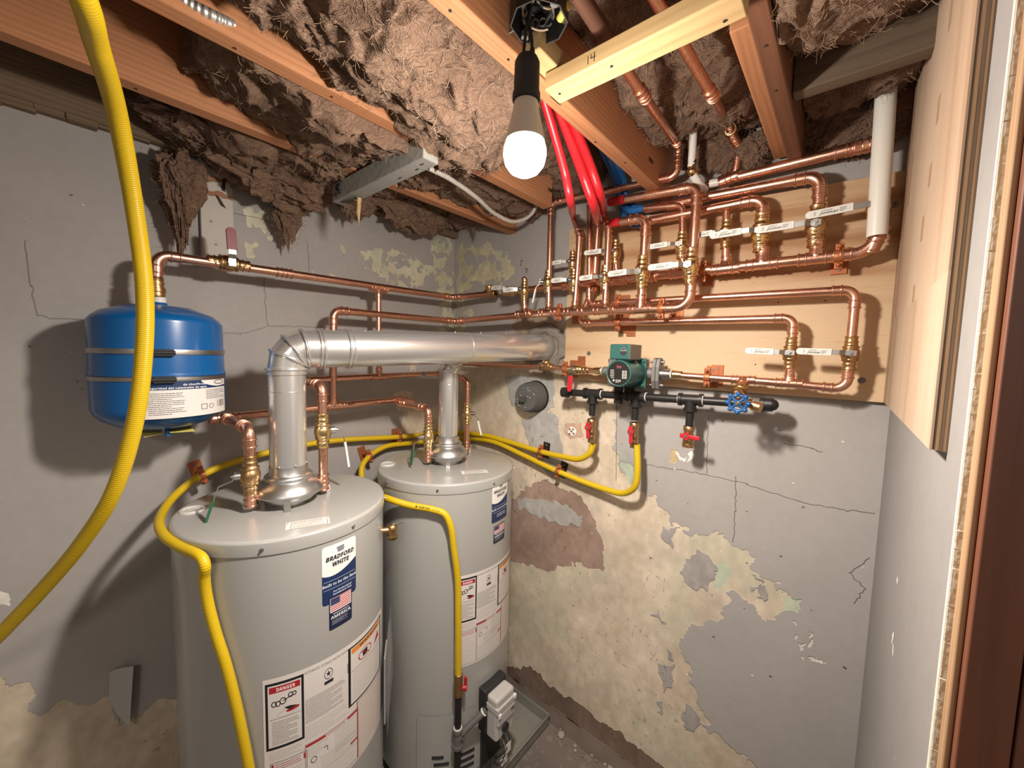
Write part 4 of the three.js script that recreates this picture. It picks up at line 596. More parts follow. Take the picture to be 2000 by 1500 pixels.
// ================================================================ copper pipework
// a run is one rigid thing: straight pipes, elbows, tees and couplings are its parts
function sleeve(c, d, a, b, r, beadAt) { const q = (s) => c.clone().addScaledVector(d, s); const g = [cyl(q(a), q(b), r * 1.13, 18)]; for (const s of beadAt) g.push(ring(q(s), d, r * 1.15, r * .17, 18, 8)); return g; }
function elbowGeo(c, d1, d2, r, R, press) {
  const phi = Math.acos(clamp(d1.dot(d2), -1, 1)), t = R / Math.tan(phi / 2), O = c.clone().addScaledVector(d1.clone().add(d2).normalize(), R / Math.sin(phi / 2)), pts = [];
  const a = c.clone().addScaledVector(d1, t).sub(O), b = c.clone().addScaledVector(d2, t).sub(O), th = Math.acos(clamp(a.dot(b) / R / R, -1, 1));
  for (let i = 0; i <= 10; i++) { const u = i / 10; pts.push(O.clone().addScaledVector(a, Math.sin((1 - u) * th) / Math.sin(th)).addScaledVector(b, Math.sin(u * th) / Math.sin(th))); }
  const g = [new THREE.TubeGeometry(new THREE.CatmullRomCurve3(pts), 14, r * 1.07, 16, false)];
  if (press) for (const d of [d1, d2]) g.push(...sleeve(c, d, t - r * .2, t + r * 2.1, r, [t + r * .25, t + r * 1.75]));
  return [g, t];
}
function run(name, label, pts, r, o = {}) {
  const Q = pts.map(P), mat = o.mat || M.copper, t = thing(name, label, o.cat || 'pipe', Q[0], o.group); let start = Q[0].clone();
  for (let i = 1; i < Q.length; i++) {
    const d = Q[i].clone().sub(Q[i - 1]).normalize(); let end = Q[i].clone(), el = null;
    if (i < Q.length - 1) { const d2 = Q[i + 1].clone().sub(Q[i]).normalize(); const ph = Math.acos(clamp(-d.dot(d2), -1, 1)); const R = ((o.bends && o.bends[i]) || (o.bend || 2.1)) * r * 1; el = ph < 3.05 ? elbowGeo(Q[i], d.clone().negate(), d2, r, Math.min(R, Q[i].distanceTo(Q[i - 1]) * .8), !o.plain) : null; if (el) { end.addScaledVector(d, -el[1]); } part(t, 'pipe', cyl(start, end, r, 18), o.pipeMat || mat); if (el) { part(t, 'elbow', el[0], mat); start = Q[i].clone().addScaledVector(d2, el[1]); } else start = Q[i].clone(); }
    else part(t, 'pipe', cyl(start, end, r, 18), o.pipeMat || mat);
  }
  for (const [p, axis, br, r2] of o.tees || []) { const c = P(p), a = P(axis).normalize(), b = P(br).normalize(), q = r2 || r; const g = [...sleeve(c, a, -r * 2.9, r * 2.9, r, [-r * 2.7, -r * 1.5, r * 1.5, r * 2.7]), ...sleeve(c, b, 0, q * 3.4, q, [q * 2.0, q * 3.2]), lathe([[r * 1.35, r * .55], [q * 1.15, r * 1.7], [q * 1.13, r * 1.75]], c, b, 18)]; part(t, 'tee', g, mat); }
  for (const [p, axis] of o.couplings || []) part(t, 'coupling', sleeve(P(p), P(axis).normalize(), -r * 1.9, r * 1.9, r, [-r * 1.7, -r * .5, r * .5, r * 1.7]), mat);
  for (const [p, axis, L] of o.caps || []) part(t, 'end_cap', [...sleeve(P(p), P(axis).normalize(), -r * 1.4, r * .6, r, [-r * 1.2]), ball(P(p).addScaledVector(P(axis).normalize(), r * .5), r * 1.05, 14)], mat);
  return t;
}
const leverTex = canvasTex(256, 64, (g, w, h) => { g.fillStyle = '#d8d5ce'; g.fillRect(0, 0, w, h); g.save(); g.translate(w, h); g.rotate(Math.PI); g.fillStyle = '#16161a'; g.font = 'bold italic 40px ' + sans; g.fillText('Jomar', 66, 54); lines(g, 190, 12, 44, 4, 12, 'rgba(30,30,34,.9)', 6); lines(g, 80, 8, 70, 2, 8, 'rgba(30,30,34,.8)', 4); lines(g, 30, 14, 14, 4, 11, 'rgba(30,30,34,.85)', 6); g.restore(); });
const leverPrint = decal(leverTex);
// ball valve: axis along the pipe, lever direction, n = side the stem stands out on
function ballValve(label, p, axis, lever, n, r, o = {}) {
  const c = P(p), a = P(axis).normalize(), l = P(lever).normalize(), N = P(n).normalize(), t = thing('ball_valve', label, 'valve', c, o.group), L = r * (o.len || 3.9);
  const prof = [[r * .9, -L], [r * 1.28, -L], [r * 1.32, -L * .95], [r * 1.18, -L * .9], [r * 1.18, -L * .72], [r * 1.36, -L * .7], [r * 1.36, -L * .64], [r * 1.2, -L * .62], [r * 1.25, -L * .5], [r * 1.55, -L * .46], [r * 1.55, -L * .34], [r * 1.62, -L * .30], [r * 1.76, -L * .2], [r * 1.8, 0], [r * 1.7, L * .16], [r * 1.45, L * .26], [r * 1.45, L * .3], [r * 1.6, L * .31], [r * 1.6, L * .42], [r * 1.3, L * .44], [r * 1.28, L * .5], [r * 1.2, L * .62], [r * 1.36, L * .64], [r * 1.36, L * .7], [r * 1.18, L * .72], [r * 1.18, L * .9], [r * 1.32, L * .95], [r * 1.28, L], [r * .9, L]];
  const body = part(t, 'body', [lathe(prof, c, a, 24), lathe([[r * 1.5, -L * .46], [r * 1.72, -L * .46], [r * 1.72, -L * .33], [r * 1.5, -L * .33]], c, a, 6)], o.mat || M.brass);
  const h = r * 1.9 + .010; part(t, 'stem', [cyl(c.clone().addScaledVector(N, r), c.clone().addScaledVector(N, h), r * .75, 14), cyl(c.clone().addScaledVector(N, h), c.clone().addScaledVector(N, h + .004), r * .55, 6), cyl(c.clone().addScaledVector(N, h + .004), c.clone().addScaledVector(N, h + .008), r * .3, 8)], M.steel);
  const w = o.w || .018, LL = o.lever || .12, X = l, Z = N, Y = Z.clone().cross(X), B = basis(X, Y, Z, c.clone().addScaledVector(N, h)); const st = o.rise ?? .010;
  const s = new THREE.Shape(); s.moveTo(-.012, 0); s.lineTo(.012, 0); s.lineTo(.024, st); s.lineTo(LL * .97, st); s.lineTo(LL * .97, st + .0025); s.lineTo(.022, st + .0025); s.lineTo(.010, .0025); s.lineTo(-.012, .0025); s.closePath();
  const bar = new THREE.ExtrudeGeometry(s, { depth: w * .8, bevelEnabled: false }).translate(0, 0, -w * .4).rotateX(Math.PI / 2).scale(1, -1, 1); // shape x,y -> lever, normal
  { const ix = bar.index; const pa = bar.attributes.position.array; if (!ix) for (let i = 0; i < pa.length; i += 9) for (let k = 0; k < 3; k++) { const q = pa[i + 3 + k]; pa[i + 3 + k] = pa[i + 6 + k]; pa[i + 6 + k] = q; } bar.computeVertexNormals(); }
  const hd = part(t, 'lever', bar.applyMatrix4(B), M.steel);
  const g0 = LL * (o.gripFrom ?? .34), gs = new THREE.Shape(), q = w / 2; gs.moveTo(g0, -q); gs.lineTo(LL - q, -q); gs.absarc(LL - q, 0, q, -Math.PI / 2, Math.PI / 2); gs.lineTo(g0, q); gs.closePath();
  part(hd, 'grip', new THREE.ExtrudeGeometry(gs, { depth: .005, bevelEnabled: true, bevelSize: .0008, bevelThickness: .0008, bevelSegments: 2 }).translate(0, 0, st - .0012).applyMatrix4(B), o.grip || M.vinylWhite, o.gripLabel || 'white vinyl grip');
  if (!o.grip) { const pr = new THREE.PlaneGeometry(LL - g0 - .012, w * .8).translate((LL + g0) / 2 - .002, 0, st + .0049); const flip = X.x < 0; if (flip) pr.rotateZ(0); part(hd, 'print', pr.applyMatrix4(B), leverPrint).castShadow = false; }
  return t;
}
function pipeClamp(label, p, axis, out, stand, r, o = {}) {
  const c = P(p), a = P(axis).normalize(), n = P(out).normalize(), s = n.clone().cross(a).normalize(), t = thing('pipe_clamp', label, 'clamp', c, o.group), m = o.mat || M.clamp, base = c.clone().addScaledVector(n, -stand + (o.off || .001));
  const B = basis(a, s, n, base); const k = o.turn ? 1 : 0; const pw = k ? .035 : .018, ph = k ? .016 : .036;
  part(t, 'plate', box(-pw, -ph, 0, pw, ph, .003, .001).applyMatrix4(B), o.plateMat || m); for (const y of [-1, 1]) part(t, 'screw', cyl(V(k ? y * pw * .65 : 0, k ? 0 : y * ph * .65, .003).applyMatrix4(B), V(k ? y * pw * .65 : 0, k ? 0 : y * ph * .65, .0055).applyMatrix4(B), .0045, 8), M.castGrey);
  part(t, 'rod', cyl(base, c.clone().addScaledVector(n, -r), .005, 10), m);
  const band = lathe([[r * 1.02, -.009], [r * 1.02 + .0035, -.009], [r * 1.02 + .0035, .009], [r * 1.02, .009], [r * 1.02, -.009]], c, a, 20);
  const ears = []; for (const y of [-1, 1]) { const e = c.clone().addScaledVector(s, y * (r + .010)); ears.push(box(-.009, -.009, -.006, .009, .009, .006, .002).applyMatrix4(basis(a, s, n, e))); ears.push(cyl(e.clone().addScaledVector(n, -.004), e.clone().addScaledVector(n, .013), .0042, 8)); ears.push(orient(new THREE.SphereGeometry(.0055, 10, 8), e.clone().addScaledVector(n, .011), UP)); }
  part(t, 'ring_band', [band, ...ears], m); return t;
}
const R1 = .0142, R34 = .0112, Y0 = [0, 1, 0], XL = [-1, 0, 0], ZN = [0, 0, 1], ZM = [0, 0, -1];
const G_HOT = 'valves on the front copper header', G_COLD = 'valves on the rear copper header';
// ---- cold header: blue tank, along the left wall, round the corner, along the back board
const zU = .085, zH = .145, zL = .085, xA = .155;
const uA = [0.168, 1.833, 1.247], uB = [0.168, 1.943, 1.243];
run('copper_pipe', 'copper pipe from the blue tank along the left wall to the corner', [uA, uB, [0.155, 1.963, 0.145], [0.37, 1.973, 0.085]], R1 * .95, { couplings: [[V(...uB).lerp(V(0.155, 1.963, 0.145), .30), V(0.155, 1.963, 0.145).sub(V(...uB))]], tees: [[[0.157, 1.949, 0.551], ZM, [0, -1, 0], R34]] });
{ const q = V(...uA), t = thing('tank_adapter', 'brass threaded adapter on top of the blue tank', 'fitting', q); part(t, 'adapter', [lathe([[.0165, 0], [.0195, .001], [.0195, .012], [.018, .014], [.0185, .030], [.016, .032], [.0195, .040], [.017, .044], [.0175, .056], [.012, .058]], [uA[0], 1.824, uA[2]], UP, 20), lathe([[.019, .014], [.0215, .014], [.0215, .026], [.019, .026]], [uA[0], 1.824, uA[2]], UP, 8)], M.bronze); }
ballValve('brass valve with a dark red upright lever on the left wall pipe', [0.163, 1.951, 1.073], ZM, [0, 1, .05], [1, 0, 0], R1, { grip: M.redDark, gripLabel: 'dark red vinyl grip', lever: .10, gripFrom: .36, w: .024, mat: M.bronze });
run('copper_pipe', 'rear copper header along the plywood board ending at the white pipe sleeve', [[0.49, 1.973, 0.085], [1.688, 1.972, 0.085], [1.698, 2.004, 0.09], [1.693, 2.084, 0.1]], R1, { bend: 3.2, couplings: [[[1.118, 1.97, 0.085], [1, 0, 0]]],
  tees: [[[0.804, 1.971, 0.085], [1, 0, 0], Y0, R34], [[0.997, 1.97, 0.085], [1, 0, 0], Y0, R34], [[1.229, 1.972, 0.085], [1, 0, 0], Y0, R34], [[1.356, 1.97, 0.085], [1, 0, 0], Y0, R34], [[1.452, 1.972, 0.085], [1, 0, 0], Y0], [[1.578, 1.972, 0.085], [1, 0, 0], Y0]] });
{ const c = V(0.356, 1.974, 0.085); const t = thing('check_valve', 'bronze check valve in the corner on the rear copper header', 'valve', c); part(t, 'body', [lathe([[.012, -.034], [.019, -.034], [.019, -.02], [.017, -.018], [.019, 0], [.017, .018], [.019, .02], [.019, .034], [.012, .034]], c, [1, 0, 0], 20), lathe([[.016, 0], [.016, .018], [.020, .020], [.020, .036], [.017, .038], [.001, .038]], c, [0, 1, .35], 20)], M.bronze); }
ballValve('steel lever valve in the corner with its white grip pointing along the rear header', [0.49, 1.973, 0.085], [1, 0, 0], [-1, .05, 0], [0, .25, 1], R1 * .9, { lever: .085 });
// risers of the cold header
const gC = 'risers of the rear copper header';
const vx = (px, py, z) => [px, py, z];
run('copper_riser', 'short capped riser with a small valve, leftmost on the rear copper header', [[0.804, 1.971, 0.085], [0.801, 2.106, 0.085]], R34 * .85, { mat: M.copper });
run('copper_riser', 'short brass capped riser behind the front pipes, second from the corner', [[0.997, 1.97, 0.085], [0.982, 2.116, 0.085]], R34, {});
run('copper_riser', 'slim riser bending back to the upper blue plastic tube', [[1.229, 1.972, 0.085], [1.217, 2.191, 0.085], [1.087, 2.209, 0.085]], R34, { bend: 2.6 });
run('copper_riser', 'riser crossing behind the long white levers with a plain top', [[1.356, 1.97, 0.085], [1.349, 2.145, 0.085]], R34, {});
run('copper_riser', 'riser turning left below the longest copper pipe', [[1.452, 1.972, 0.085], [1.444, 2.16, 0.085], [1.111, 2.162, 0.085]], R1, { bend: 2.2 });
run('copper_riser', 'tallest riser at the right turning left along the board top', [[1.578, 1.972, 0.085], [1.573, 2.191, 0.085], [1.296, 2.2, 0.085], [1.088, 2.211, 0.07]], R1, { bend: 2.2 });
ballValve('small valve with a short white lever on the leftmost rear riser', [0.803, 2.06, 0.085], Y0, [-1, -.03, 0], ZN, R34 * .9, { lever: .075, w: .014, group: G_COLD });
ballValve('dark brass valve whose white lever reaches left across two thin pipes', [0.986, 2.073, 0.085], Y0, [-1, .03, 0], ZN, R34, { lever: .105, w: .016, mat: M.bronze, group: G_COLD });
ballValve('valve with a white lever just below the slim riser bend', [1.221, 2.061, 0.085], Y0, XL, ZN, R34, { lever: .095, w: .015, group: G_COLD });
ballValve('valve half hidden behind a long white lever on the plain topped riser', [1.352, 2.074, 0.085], Y0, XL, ZN, R34, { lever: .085, w: .015, mat: M.bronze, group: G_COLD });
ballValve('valve with a long white lever, middle of the three large rear risers', [1.444, 2.063, 0.085], Y0, XL, ZN, R1, { lever: .125, group: G_COLD });
ballValve('valve with a long white lever on the tallest riser', [1.573, 2.058, 0.085], Y0, XL, ZN, R1, { lever: .135, mat: M.bronze, group: G_COLD });
ballValve('valve hidden behind the white pipe sleeve, only its white lever showing', [1.696, 2.084, 0.075], Y0, [-1, -.04, 0], ZN, R1, { lever: .145, group: G_COLD });
{ const a = V(1.697, 2.005, 0.1), b = V(1.688, 2.39, 0.1); a.z = b.z = .105; const t = thing('pvc_sleeve', 'white plastic pipe sleeve standing around the copper at the right of the board', 'pipe', a); const d = b.clone().sub(a), L = d.length() + .055; part(t, 'sleeve_pipe', lathe([[.0178, 0], [.0205, 0], [.0205, L], [.0178, L], [.0178, 0]], a, d, 36), M.pvc); }
// ---- hot header
const hA = [0.16, 1.479, 0.748];
run('copper_pipe', 'front copper header rising beside the flue, round the corner and along the board', [[hA[0], hA[1], hA[2]], [0.16, 1.84, 0.742], [0.16, 1.846, 0.127], [0.713, 1.86, 0.145], [1.275, 1.849, 0.145], [1.277, 2.216, 0.145], [1.045, 2.231, 0.145]], R1, { bends: { 3: 4, 4: 3.2 }, tees: [[[0.611, 1.861, 0.143], [1, .03, .06], Y0, R34], [[0.736, 1.861, 0.145], [1, 0, 0], Y0, R34], [[0.858, 1.859, 0.145], [1, 0, 0], Y0, R34], [[0.984, 1.857, 0.145], [1, 0, 0], Y0, R34], [[1.117, 1.853, 0.145], [1, 0, 0], Y0]] });
run('copper_riser', 'short capped riser nearest the room corner on the front header', [[0.611, 1.861, 0.143], [0.606, 2, 0.143]], R34, { caps: [[[0.606, 2, 0.143], Y0]] });
run('copper_riser', 'slim riser climbing to the ceiling and running off right behind the tubes', [[0.736, 1.861, 0.145], [0.732, 2.289, 0.145], [0.989, 2.285, 0.12], [1.205, 2.274, 0.12], [1.206, 2.367, 0.12], [1.262, 2.292, 0.542], [1.265, 2.296, 0.667]], R34, { bend: 2.2 });
run('copper_riser', 'riser bending back at the top into the single red tube', [[0.858, 1.859, 0.145], [0.868, 2.136, 0.145], [0.835, 2.221, 0.145]], R34, { bend: 2 });
run('copper_riser', 'riser bending back at the top into one of the paired red tubes', [[0.984, 1.857, 0.145], [0.986, 2.141, 0.145], [0.961, 2.209, 0.145]], R34, { bend: 2 });
run('copper_riser', 'thick riser turning left into a short red stub', [[1.117, 1.853, 0.145], [1.121, 2.153, 0.145], [1.03, 2.159, 0.145]], R1, { bend: 2.2 });
ballValve('capped corner valve with a square white lever end on the front header', [0.608, 1.96, 0.143], Y0, [-1, -.02, .1], ZN, R34, { lever: .075, w: .018, group: G_HOT });
ballValve('valve on the slim riser with its white lever hanging down', [0.729, 1.983, 0.145], Y0, [-.25, -1, 0], [-.9, 0, .45], R34, { lever: .085, w: .014, group: G_HOT });
ballValve('valve below the single red tube with a white lever on the front header', [0.848, 1.974, 0.145], Y0, [-1, .01, 0], ZN, R34, { lever: .072, w: .016, group: G_HOT });
ballValve('valve below the paired red tubes with a white lever on the front header', [0.978, 1.972, 0.145], Y0, [-1, -.02, 0], ZN, R34, { lever: .078, w: .016, group: G_HOT });
ballValve('valve on the thick riser with a white lever reaching over its neighbour', [1.116, 1.974, 0.145], Y0, [-1, -.02, 0], ZN, R1, { lever: .10, group: G_HOT });
ballValve('last valve on the front header with a round silver stem cap and white lever', [1.271, 1.977, 0.145], Y0, XL, ZN, R1, { lever: .115, group: G_HOT });
// ---- tank connections on the left wall
run('copper_pipe', 'copper pipe dropping from the rear header to the cold line behind the flue', [[0.157, 1.949, 0.551], [0.157, 1.576, 0.549]], R34, {});
run('copper_pipe', 'upper copper line passing behind both flues to the corner heater', [[0.385, 1.235, 0.888], [0.345, 1.542, 0.866], [0.157, 1.577, 0.836], [0.157, 1.588, 0.212], [0.2, 1.568, 0.106]].slice(2), R34 * 1.05, { tees: [[[0.157, 1.58, 0.549], ZM, Y0]] });
{ const n = [0.396, 1.235, 0.891], e = [0.157, 1.577, 0.836]; const top = e[1]; run('copper_pipe', 'copper pipe dropping into the near heater right of its flue', [[e[0], top, n[2] + .0], [n[0], top, n[2]], [n[0], 1.235, n[2]]], R1 * .95, { bend: 2.0, couplings: [[[n[0], 1.262, n[2]], Y0]] });
  ballValve('brass valve right of the near flue with a white hanging lever', [n[0], ([0.345, 1.43, 0.866])[1], n[2]], Y0, [.1, -1, -.10], [.25, 0, -1], R1, { lever: .13, w: .012, rise: .022 }); }
{ const n = [0.389, 1.235, 1.093], e = [0.155, 1.463, 1.076]; run('copper_pipe', 'copper pipe dropping into the near heater left of its flue', [[e[0], e[1], n[2]], [n[0], e[1], n[2]], [n[0], 1.235, n[2]]], R1, { bend: 2.0, couplings: [[[n[0], 1.265, n[2]], Y0]] });
  run('copper_pipe', 'lower hot copper line along the left wall behind the near flue', [[e[0], e[1], n[2] + .03], [0.155, 1.477, 0.447], [0.155, 1.462, 0.376], ], R1, { tees: [[[e[0], e[1], n[2]], ZM, [1, 0, 0]], [[0.155, 1.472, 0.745], ZM, Y0]] });
  ballValve('brass valve left of the near flue with a bent green lever', [n[0], ([0.347, 1.329, 1.086])[1], n[2]], Y0, [.05, -1, .35], [-.25, .0, 1], R1, { lever: .12, w: .017, rise: .028, grip: M.green, gripLabel: 'dark green grip', gripFrom: .5, mat: M.bronze }); }
{ const n = [0.364, 1.235, 0.448], e = [0.155, 1.462, 0.376]; run('copper_pipe', 'copper pipe dropping into the corner heater left of its flue', [[e[0], e[1], n[2]], [n[0], e[1] - .005, n[2]], [n[0], 1.235, n[2]]], R1 * .95, { bend: 2.0, couplings: [[[n[0], 1.265, n[2]], Y0], [[e[0] + .03, e[1], n[2]], [1, 0, 0]]] });
  run('copper_elbow', 'copper joint linking the lower hot line to the corner heater', [[0.155, 1.466, 0.393], [e[0], e[1], n[2]]], R1 * .95, {});
  ballValve('brass valve left of the corner flue with a green lever', [n[0], ([0.322, 1.342, 0.425])[1], n[2]], Y0, [.05, -1, .2], [-.3, 0, 1], R1 * .95, { lever: .11, w: .016, rise: .02, grip: M.green, gripLabel: 'green grip', gripFrom: .45 }); }
{ const n = [0.356, 1.235, 0.223], y = ([0.3, 1.571, 0.198])[1]; run('copper_pipe', 'copper pipe dropping into the corner heater right of its flue', [[0.19, 1.574, 0.181], [0.24, 1.571, 0.153].map((v, i) => i === 1 ? y : i === 2 ? n[2] : v), [n[0], y, n[2]], [n[0], 1.235, n[2]]], R34 * 1.1, { bend: 1.9, couplings: [[[n[0], 1.262, n[2]], Y0]] });
  ballValve('brass valve right of the corner flue with a white hanging lever', [n[0], ([0.306, 1.416, 0.18])[1], n[2]], Y0, [.35, -1, 0], [.8, 0, -.4], R34 * 1.1, { lever: .10, w: .012, rise: .012 }); }
{ // marker writing on the pipes
  const mark = (root, p, dir, out, r, len, ang, mat, lab) => { const D = P(dir).normalize(), O = P(out); O.addScaledVector(D, -O.dot(D)).normalize(); const g = new THREE.CylinderGeometry(r, r, len, 12, 1, true, -ang / 2, ang); part(root, 'pipe_marking', g.applyMatrix4(basis(D.clone().cross(O), D, O, p)), mat, lab); };
  const hot = canvasTex(64, 128, (g) => { g.clearRect(0, 0, 64, 128); g.translate(46, 118); g.rotate(-Math.PI / 2); g.fillStyle = '#1a100c'; g.font = 'bold 44px ' + sans; g.fillText('HOT', 4, 0); });
  const sticker = canvasTex(64, 128, (g) => { g.fillStyle = '#cfcac2'; g.fillRect(0, 0, 64, 128); g.fillStyle = '#444'; for (let k = 0; k < 6; k++) g.fillRect(12 + k * 7, 16, 3, 90 - 12 * (k % 3)); });
  const hm = decal(hot, { transparent: true, alphaTest: .35, side: THREE.DoubleSide }), line = scene.getObjectByName('copper_pipe_007');
  const a = V(0.155, 1.472, 0.745), b = V(0.155, 1.477, 0.447), d = b.clone().sub(a); mark(line, V(0.155, 1.474, 0.675), d, [1, .1, .5], R1 * 1.02, .042, 1.5, hm, 'black marker lettering');
  const e = V(0.157, 1.58, 0.549), f = V(0.157, 1.588, 0.212); mark(scene.getObjectByName('copper_pipe_004'), V(0.157, 1.586, 0.328), f.clone().sub(e), [1, .1, .5], R34 * 1.08, .035, 2.4, decal(sticker, { side: THREE.DoubleSide }), 'small white sticker');
}
// ---- recirculation loops and pump line
const pumpY = ([1.102, 1.636, 0.085])[1];
run('copper_pipe', 'upper loop pipe ending in the outer of the two right hand drops', [[0.871, 2.268, 0.085], [0.886, 1.891, 0.085], [1.667, 1.88, 0.085], [1.666, 1.62, 0.085], [1.496, 1.628, 0.085]], R34, { bend: 2.4, tees: [[[1.54, 1.627, 0.085], [1, -.01, 0], Y0]] });
run('copper_pipe', 'lower loop pipe ending in the inner of the two right hand drops', [[0.91, 2.192, 0.085], [0.898, 1.958, 0.075], [0.831, 1.819, 0.075], [1.539, 1.812, 0.085], [1.54, 1.627, 0.085]], R34, { bend: 2.2, bends: { 1: 2 } });
run('copper_pipe', 'pump line with a branch down to the blue wheel valve', [[1.496, 1.628, 0.085], [1.206, 1.634, 0.085]], R34, { tees: [[[1.426, 1.63, 0.085], [1, .02, 0], [0, -.55, .83]]] });
ballValve('inner drop valve with a white lever above the pump line', [1.538, 1.714, 0.085], Y0, [-1, .04, 0], ZN, R34, { lever: .105, w: .016, mat: M.bronze });
ballValve('outer drop valve with a white lever near the plywood panel', [1.667, 1.715, 0.085], Y0, [-1, .03, 0], ZN, R34, { lever: .112, w: .016, mat: M.bronze });
{ const L = V(0.149, 1.635, 0.06), m = V(0.695, 1.639, 0.085), e = V(0.944, 1.634, 0.085); run('copper_pipe', 'thin copper pipe from behind the corner flue to the pump check valve', [L, m, e], R34 * .95, {});
  const t = thing('check_valve', 'bronze check valve on the thin pipe left of the green pump', 'valve', m); part(t, 'body', [lathe([[.010, -.030], [.0155, -.030], [.0155, -.018], [.0145, -.016], [.017, 0], [.0145, .016], [.0155, .018], [.0155, .030], [.010, .030]], m, [1, 0, 0], 18), lathe([[.014, 0], [.014, .016], [.017, .018], [.017, .030], [.001, .033]], m, [0, 1, .25], 18)], M.bronze); }
ballValve('brass valve left of the green pump with a hanging red lever', [0.843, 1.635, 0.085], [1, 0, 0], [.02, -1, .15], ZN, R34, { lever: .085, w: .018, grip: M.red, gripLabel: 'red vinyl grip', gripFrom: .3, len: 4.6 });
{ // circulator pump
  const c = V(1.083, 1.635, 0.085); const t = thing('circulator_pump', 'dark green circulator pump on the plywood board', 'pump', c); const ax = V(0, 0, 1), y = c.y;
  part(t, 'volute', [lathe([[.001, -.030], [.035, -.030], [.046, -.015], [.048, .012], [.052, .016], [.052, .024], [.001, .024]], c, ax, 28), cyl([c.x - .07, y, c.z], [c.x + .07, y, c.z], .021, 18)], M.castGrey);
  part(t, 'motor', [lathe([[.001, .024], [.052, .024], [.0535, .03], [.047, .034], [.046, .13], [.0435, .136], [.041, .137], [.040, .134], [.001, .134]], c, ax, 40)], M.pumpGreen);
  part(t, 'mount_plate', [box(c.x - .052, y - .052, c.z + .022, c.x + .052, y + .052, c.z + .029, .006), ...[[-1, -1], [1, -1], [-1, 1], [1, 1]].map(([a, b]) => cyl([c.x + a * .042, y + b * .042, c.z + .028], [c.x + a * .042, y + b * .042, c.z + .036], .005, 8))], M.pumpGreen);
  const ft = canvasTex(256, 256, (g) => { g.fillStyle = '#15130f'; g.fillRect(0, 0, 256, 256); g.fillStyle = '#c9506a'; g.font = 'bold italic 26px ' + sans; g.fillText('Taco', 100, 62); lines(g, 104, 68, 54, 1, 8, 'rgba(200,160,160,.8)', 3); g.fillStyle = '#d7d2c6'; for (const [x, y2, w] of [[32, 90, 44], [28, 110, 52], [34, 130, 46], [30, 150, 50], [40, 170, 40]]) lines(g, x, y2, w, 2, 8, 'rgba(215,210,198,.85)', 4); for (let k = 0; k < 7; k++) lines(g, 170, 96 + k * 13, 54, 1, 8, 'rgba(225,220,206,.95)', 7); lines(g, 96, 196, 70, 4, 9, 'rgba(225,220,206,.9)', 4); g.beginPath(); g.arc(74, 206, 11, 0, 6.3); g.fill(); });
  part(t, 'face_label', new THREE.CircleGeometry(.0395, 40).translate(c.x, y, c.z + .1346), decal(ft), 'round black label with white and pink print');
  const bx = part(t, 'terminal_box', [box(c.x - .036, y + .046, c.z + .042, c.x + .036, y + .098, c.z + .135, .006), box(c.x - .02, y + .04, c.z + .05, c.x + .02, y + .05, c.z + .12, .002)], M.pumpGreen);
  part(bx, 'box_cover', box(c.x + .0355, y + .047, c.z + .043, c.x + .0375, y + .097, c.z + .134, .001), M.pumpGrey, 'plain grey side cover'); part(bx, 'knockout_hole', cyl([c.x + .014, y + .072, c.z + .134], [c.x + .014, y + .072, c.z + .1358], .0115, 20), M.blackPaint); part(bx, 'knockout_flap', orient(new THREE.CircleGeometry(.011, 18, 0, Math.PI), [c.x + .014, y + .0745, c.z + .1362], [0, .1, 1], V(0, 0, 1)), M.steel);
  for (const s of [-1, 1]) { const q = c.x + s * .074; const sh = new THREE.Shape(); sh.moveTo(-.022, -.024); sh.lineTo(-.012, -.05); sh.quadraticCurveTo(0, -.058, .012, -.05); sh.lineTo(.022, -.024); sh.lineTo(.022, .024); sh.lineTo(.012, .05); sh.quadraticCurveTo(0, .058, -.012, .05); sh.lineTo(-.022, .024); sh.closePath();
    part(t, 'flange', [0, 1].map((k) => new THREE.ExtrudeGeometry(sh, { depth: .010, bevelEnabled: true, bevelSize: .0012, bevelThickness: .0012, bevelSegments: 1 }).translate(0, 0, -.005).rotateY(Math.PI / 2).translate(q + s * (k * .0135), y, c.z)), M.castGrey);
    part(t, 'flange_bolt', [-1, 1].flatMap((b) => [cyl([q - .018, y + b * .040, c.z + .0], [q + .03, y + b * .040, c.z], .0042, 8), cyl([q + s * .02, y + b * .040, c.z], [q + s * .029, y + b * .040, c.z], .008, 6)]), M.steel);
    part(t, 'union_nipple', [cyl([q, y, c.z], [q + s * .034, y, c.z], .018, 20), cyl([q + s * .034, y, c.z], [q + s * .048, y, c.z], .0175, 8), cyl([q + s * .046, y, c.z], [q + s * .053, y, c.z], .0145, 16)], s > 0 ? M.steel : M.castGrey); part(t, 'thread_tape', cyl([q + s * .050, y, c.z], [q + s * .057, y, c.z], .0142, 14), M.white);
    part(t, 'adapter', lathe([[.013, 0], [.0155, .001], [.0155, .008], [.0138, .010], [.0145, .022], [.0128, .024], [.0128, .032]], [q + s * .056, y, c.z], [s, 0, 0], 16), M.brass); }
}
